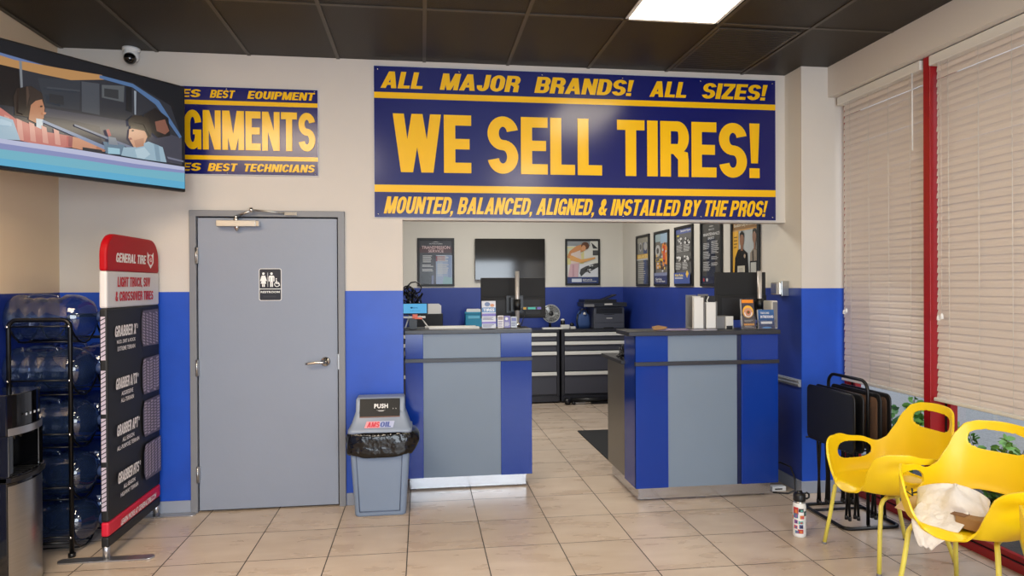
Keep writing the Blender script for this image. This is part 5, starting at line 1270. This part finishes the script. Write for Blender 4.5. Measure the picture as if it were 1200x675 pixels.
# ================================================================== YELLOW CHAIRS
def smooth(keys, x):
    for i in range(len(keys) - 1):
        if keys[i][0] <= x <= keys[i + 1][0]:
            t_ = (x - keys[i][0]) / (keys[i + 1][0] - keys[i][0]); t_ = t_ * t_ * (3 - 2 * t_)
            return keys[i][1] + (keys[i + 1][1] - keys[i][1]) * t_
    return keys[-1][1]
RIM = [(0, .868), (16, .862), (28, .845), (38, .79), (46, .70), (56, .625), (66, .602), (88, .632), (108, .655), (128, .652), (138, .632), (147, .56), (155, .475), (165, .435), (180, .425)]
def chair_shell():
    NP, NT = 132, 30; SE = .425
    bm = bmesh.new()
    def sgn(v, p): return math.copysign(abs(v) ** p, v)
    def pt(phi, t):   # phi: 0 back (+x) .. 180 front, t: 0 centre .. .4 seat edge .. 1 rim
        a = math.radians(phi); ap = abs(((phi + 180) % 360) - 180)
        ex, ey = sgn(math.cos(a), .72), sgn(math.sin(a), .72)
        bx_, by_ = .235 * ex, .235 * ey
        if math.cos(a) < 0: bx_ = .262 * ex
        if t <= .4:
            u = t / .4; z = SE - .012 + .012 * u ** 2.0
            if math.cos(a) < 0: z -= .0
            return Vector((bx_ * u, by_ * u, z))
        u = (t - .4) / .6; h = smooth(RIM, ap); z0 = SE
        z = z0 + (h - z0) * u
        hh = z - z0
        # outward flare of the sides, recline of the back
        fl = .05 * (1 - math.exp(-hh / .05))
        back = max(0, math.cos(a)) ** 1.2
        side = abs(math.sin(a))
        x_ = bx_ + back * (.02 + .16 * hh) * (u > 0) * min(1, u * 4) - .0
        y_ = by_ + sgn(math.sin(a), 1) * side * fl * 1.1
        # back narrows towards the top
        if ap > 120:
            k = (ap - 120) / 60; x_ -= .03 * u * k * 1.0 ; z -= .035 * u * k * (1 if ap > 150 else (ap - 120) / 30)
            # arm fronts curl forward
            x_ -= .05 * math.sin(PI * min(1, max(0, (160 - ap) / 40))) * min(1, hh / .12) * .6
        return Vector((x_, y_, z))
    holes = []   # (phi centre, z centre, phi half, z half, power)
    for sg in (-1, 1): holes.append((sg * 94, .550, 20.5, .050, 2.3, sg * .0))
    holes.append((0, .475, 29, .036, 2.2, 0)); holes.append((0, .765, 25, .050, 2.5, 0))
    def H(phi, z):
        best = 9; bi = None
        for i, (pc, zc, ph, zh, pw, _) in enumerate(holes):
            d = ((phi - pc + 180) % 360) - 180
            tz = zc
            v = (abs(d / ph) ** pw + abs((z - tz) / zh) ** pw) ** (1 / pw)
            if v < best: best = v; bi = i
        return best, bi
    grid = {}
    cen = bm.verts.new(pt(0, 0))
    ts = [.08, .16, .24, .32, .37, .40] + [.4 + .6 * (k + 1) / NT for k in range(NT)]
    info = {}
    for i in range(NP):
        phi = -180 + 360 * i / NP
        for j, t in enumerate(ts):
            p = pt(phi, t); v = bm.verts.new(p); grid[i, j] = v; info[v] = (phi, t, p.z)
    # snap near-boundary verts onto the hole edge
    def solve(phi, z):   # find t for wanted z on this phi
        lo_, hi_ = .4, 1.0
        for _ in range(20):
            m_ = (lo_ + hi_) / 2
            if pt(phi, m_).z < z: lo_ = m_
            else: hi_ = m_
        return pt(phi, (lo_ + hi_) / 2)
    kill = set()
    for i in range(NP):
        for j in range(len(ts) - 1):
            a_, b_, c_, d_ = grid[i, j], grid[(i + 1) % NP, j], grid[(i + 1) % NP, j + 1], grid[i, j + 1]
            fl_ = True
            if ts[j] >= .4:
                pm_ = [(info[v][0], info[v][2]) for v in (a_, b_, c_, d_)]
                if abs(pm_[0][0] - pm_[1][0]) > 90: pass
                else:
                    cm = (sum(p[0] for p in pm_) / 4, sum(p[1] for p in pm_) / 4)
                    if H(*cm)[0] < 1: fl_ = False
            if fl_: bm.faces.new((a_, b_, c_, d_))
            else: kill.update((a_, b_, c_, d_))
        bm.faces.new((cen, grid[(i + 1) % NP, 0], grid[i, 0]))
    for v in kill:
        if not v.link_faces: bm.verts.remove(v); continue
        phi, t, z = info[v]; val, bi = H(phi, z)
        if val < .02: continue
        pc, zc, ph, zh, pw, _ = holes[bi]; d = ((phi - pc + 180) % 360) - 180
        np_, nz = pc + d / val, zc + (z - zc) / val
        v.co = solve(np_, nz)
    bmesh.ops.recalc_face_normals(bm, faces=bm.faces)
    for f in bm.faces: f.smooth = True
    me = bpy.data.meshes.new('shell'); bm.to_mesh(me); bm.free(); me.materials.append(M_yellow)
    return me
SHELL = chair_shell()
chair = T('yellow_chair', 'x', 'chair', (0, 0, 0), group='yellow plastic armchairs by the window')
o = bpy.data.objects.new('seat_shell', SHELL); COL.objects.link(o); o.parent = chair
md = o.modifiers.new('smooth', 'SMOOTH'); md.factor = .5; md.iterations = 3
md = o.modifiers.new('thick', 'SOLIDIFY'); md.thickness = .011; md.offset = 0
md = o.modifiers.new('bev', 'BEVEL'); md.width = .004; md.segments = 2; md.limit_method = 'ANGLE'; md.angle_limit = math.radians(60)
for s_ in (-1, 1):
    g = MB(); g.tube([(-.10, s_ * .155, .395), (-.15, s_ * .165, .395), (-.185, s_ * .18, .385), (-.205, s_ * .19, .36), (-.225, s_ * .205, .2), (-.25, s_ * .23, .006)], .0115, M_yleg, 10)
    g.lathe([(.013, 0), (.013, .012)], M_greyp, Matrix.Translation((-.25, s_ * .23, 0)), 10); g.build('leg', chair)
    g = MB(); g.tube([(.05, s_ * .13, .395), (.11, s_ * .135, .395), (.145, s_ * .14, .38), (.17, s_ * .145, .34), (.215, s_ * .165, .18), (.27, s_ * .185, .006)], .0115, M_yleg, 10)
    g.lathe([(.013, 0), (.013, .012)], M_greyp, Matrix.Translation((.27, s_ * .185, 0)), 10); g.build('leg', chair)
g = MB()
for s_ in (-1, 1): g.tube([(-.12, s_ * .158, .395), (.07, s_ * .13, .395)], .0115, M_yleg, 10)
g.tube([(-.06, -.15, .398), (-.06, .15, .398)], .0115, M_yleg, 10); g.tube([(.04, -.13, .398), (.04, .13, .398)], .0115, M_yleg, 10); g.box(-.12, -.1, .398, .1, .1, .413, M_yellow)
g.build('seat_frame', chair)
chair.location = (2.665, 3.545, 0); chair.rotation_euler = (0, 0, .05); chair['label'] = 'empty yellow armchair with oval arm holes next to the tray tables'
C2 = dup(chair, (2.63, 2.915, 0), .44, 'yellow armchair holding the white plastic bag and cardboard piece')
C3 = dup(chair, (2.665, 2.26, 0), .46, 'yellow armchair at the right edge, only its arm in view')

# bag and cardboard on the second chair
t = T('plastic_bag', 'crumpled white plastic bag lying on the yellow chair seat', 'bag', (2.565, 2.94, .425), .40)
g = MB(); random.seed(5); n1, n2 = 26, 14; rs = []
for j in range(n2 + 1):
    v_ = j / n2; ph = v_ * PI; ring = []
    for k in range(n1):
        th = 2 * PI * k / n1; r_ = 1 + .13 * math.sin(3 * th + 4 * v_) + .09 * math.sin(7 * th - 6 * v_) + random.uniform(-.09, .09)
        x_ = .13 * math.sin(ph) * math.cos(th) * r_; y_ = .155 * math.sin(ph) * math.sin(th) * r_; z_ = .075 + .085 * -math.cos(ph) * (1 + .15 * math.sin(4 * th))
        ring.append((x_ - (.06 if z_ < .05 else 0) * max(0, -math.cos(th)), y_ , max(.0, z_)))
    rs.append(ring)
g.rings(rs, M_wbag, True, True); g.build('film', t, subd=1)
g = MB(); rs = []
for j, (x_, z_, w_) in enumerate(((-.02, .12, .08), (-.09, .09, .11), (-.16, .03, .12), (-.215, -.0, .10), (-.25, -.05, .06), (-.262, -.09, .03))):
    rs.append([(x_ + .004 * math.sin(3 * k + j), (k / 8 - .5) * 2 * w_ + .0, z_ + .012 * math.sin(2.1 * k + j * 1.7)) for k in range(9)])
vs = [p for r_ in rs for p in r_]; g.add(vs, [(i * 9 + k, i * 9 + k + 1, (i + 1) * 9 + k + 1, (i + 1) * 9 + k) for i in range(5) for k in range(8)], M_wbag, True)
o = g.build('draped_edge', t, subd=1, thick=.003)
t = T('paper_wrapping', 'tan paper wrapping with a black tie beside the white bag', 'wrapping', (2.46, 3.07, .43))
g = MB(); g.add([(-.05, -.08, .0), (.04, -.07, .05), (.06, .03, .06), (.0, .09, .03), (-.08, .05, -.0), (-.01, .0, .075)], [(0, 1, 5), (1, 2, 5), (2, 3, 5), (3, 4, 5), (4, 0, 5)], mat('kraft_paper', S(200, 172, 130), .7)); g.build('paper', t, thick=.003)
g = MB(); g.tube([(-.02, .0, .075), (-.0, .03, .1), (.02, .05, .085)], .004, M_black, 5); g.tube([(-.02, .0, .075), (-.03, .04, .09), (-.0, .07, .1)], .003, M_black, 5); g.tube([(-.01, .02, .08), (.03, .0, .095)], .004, M_black, 5); g.build('tie', t)
t = T('cardboard_box', 'small brown cardboard box lying on the yellow chair beside the bag', 'box', (2.535, 2.775, .44), .45)
g = MB(); g.box(-.06, -.07, 0, .05, .07, .055, M_card); g.build('carton', t, .004)
g = MB(); g.box(-.061, .03, .053, .02, .09, .058, mat('cardboard_dark', S(120, 84, 52), .8)); g.build('flap', t, .001)

# ================================================================== LIGHT
w = bpy.data.worlds.new('world'); SC.world = w; w.use_nodes = True; nt = w.node_tree
bg = nt.nodes['Background']; bg.inputs[1].default_value = 1.0
tc = nt.nodes.new('ShaderNodeTexCoord'); sp = nt.nodes.new('ShaderNodeSeparateXYZ'); nt.links.new(tc.outputs['Generated'], sp.inputs[0])
cr = nt.nodes.new('ShaderNodeValToRGB'); mr = nt.nodes.new('ShaderNodeMapRange'); mr.inputs['From Min'].default_value = -.3; mr.inputs['From Max'].default_value = 1
nt.links.new(sp.outputs['Z'], mr.inputs[0]); nt.links.new(mr.outputs[0], cr.inputs[0]); nt.links.new(cr.outputs[0], bg.inputs[0])
cr.color_ramp.elements[0].position = .15; cr.color_ramp.elements[0].color = (.40, .44, .48, 1)
cr.color_ramp.elements[1].position = .6; cr.color_ramp.elements[1].color = (.85, .97, 1.2, 1)
e = cr.color_ramp.elements.new(.27); e.color = (.95, 1.0, 1.08, 1)
def area(name, loc, rot, sx, sy, power, col):
    l = bpy.data.lights.new(name, 'AREA'); l.shape = 'RECTANGLE'; l.size = sx; l.size_y = sy; l.energy = power; l.color = col
    o = bpy.data.objects.new(name, l); COL.objects.link(o); o.location = loc; o.rotation_euler = rot; return o
area('room_light', (-.95, 1.0, 3.18), (0, 0, 0), .5, 1.16, 54, (1, .88, .72))
area('room_light_near', (1.5, -.2, 3.18), (0, 0, 0), .56, 1.16, 54, (1, .88, .72))
area('room_light_door', (-1.6, 1.9, 3.18), (0, 0, 0), 1.15, 1.6, 92, (1, .80, .58))
area('office_light', (1.0, 7.0, 3.17), (0, 0, 0), 1.16, 1.16, 85, (1, .95, .86))
area('storefront_daylight', (1.0, FY + .05, 1.6), (math.radians(90), 0, 0), 3.6, 2.3, 215, (.82, .91, 1.0))
sun = bpy.data.lights.new('sun', 'SUN'); sun.energy = 1.6; sun.angle = math.radians(25); so = bpy.data.objects.new('sun', sun); COL.objects.link(so); so.rotation_euler = (math.radians(35), math.radians(35), 0)
SC.view_settings.view_transform = 'Standard'; SC.view_settings.look = 'None'; SC.view_settings.exposure = 0.0; SC.view_settings.gamma = 1.0
SC.cycles.max_bounces = 8; SC.cycles.transparent_max_bounces = 24; SC.cycles.use_denoising = True; SC.cycles.sample_clamp_indirect = 6
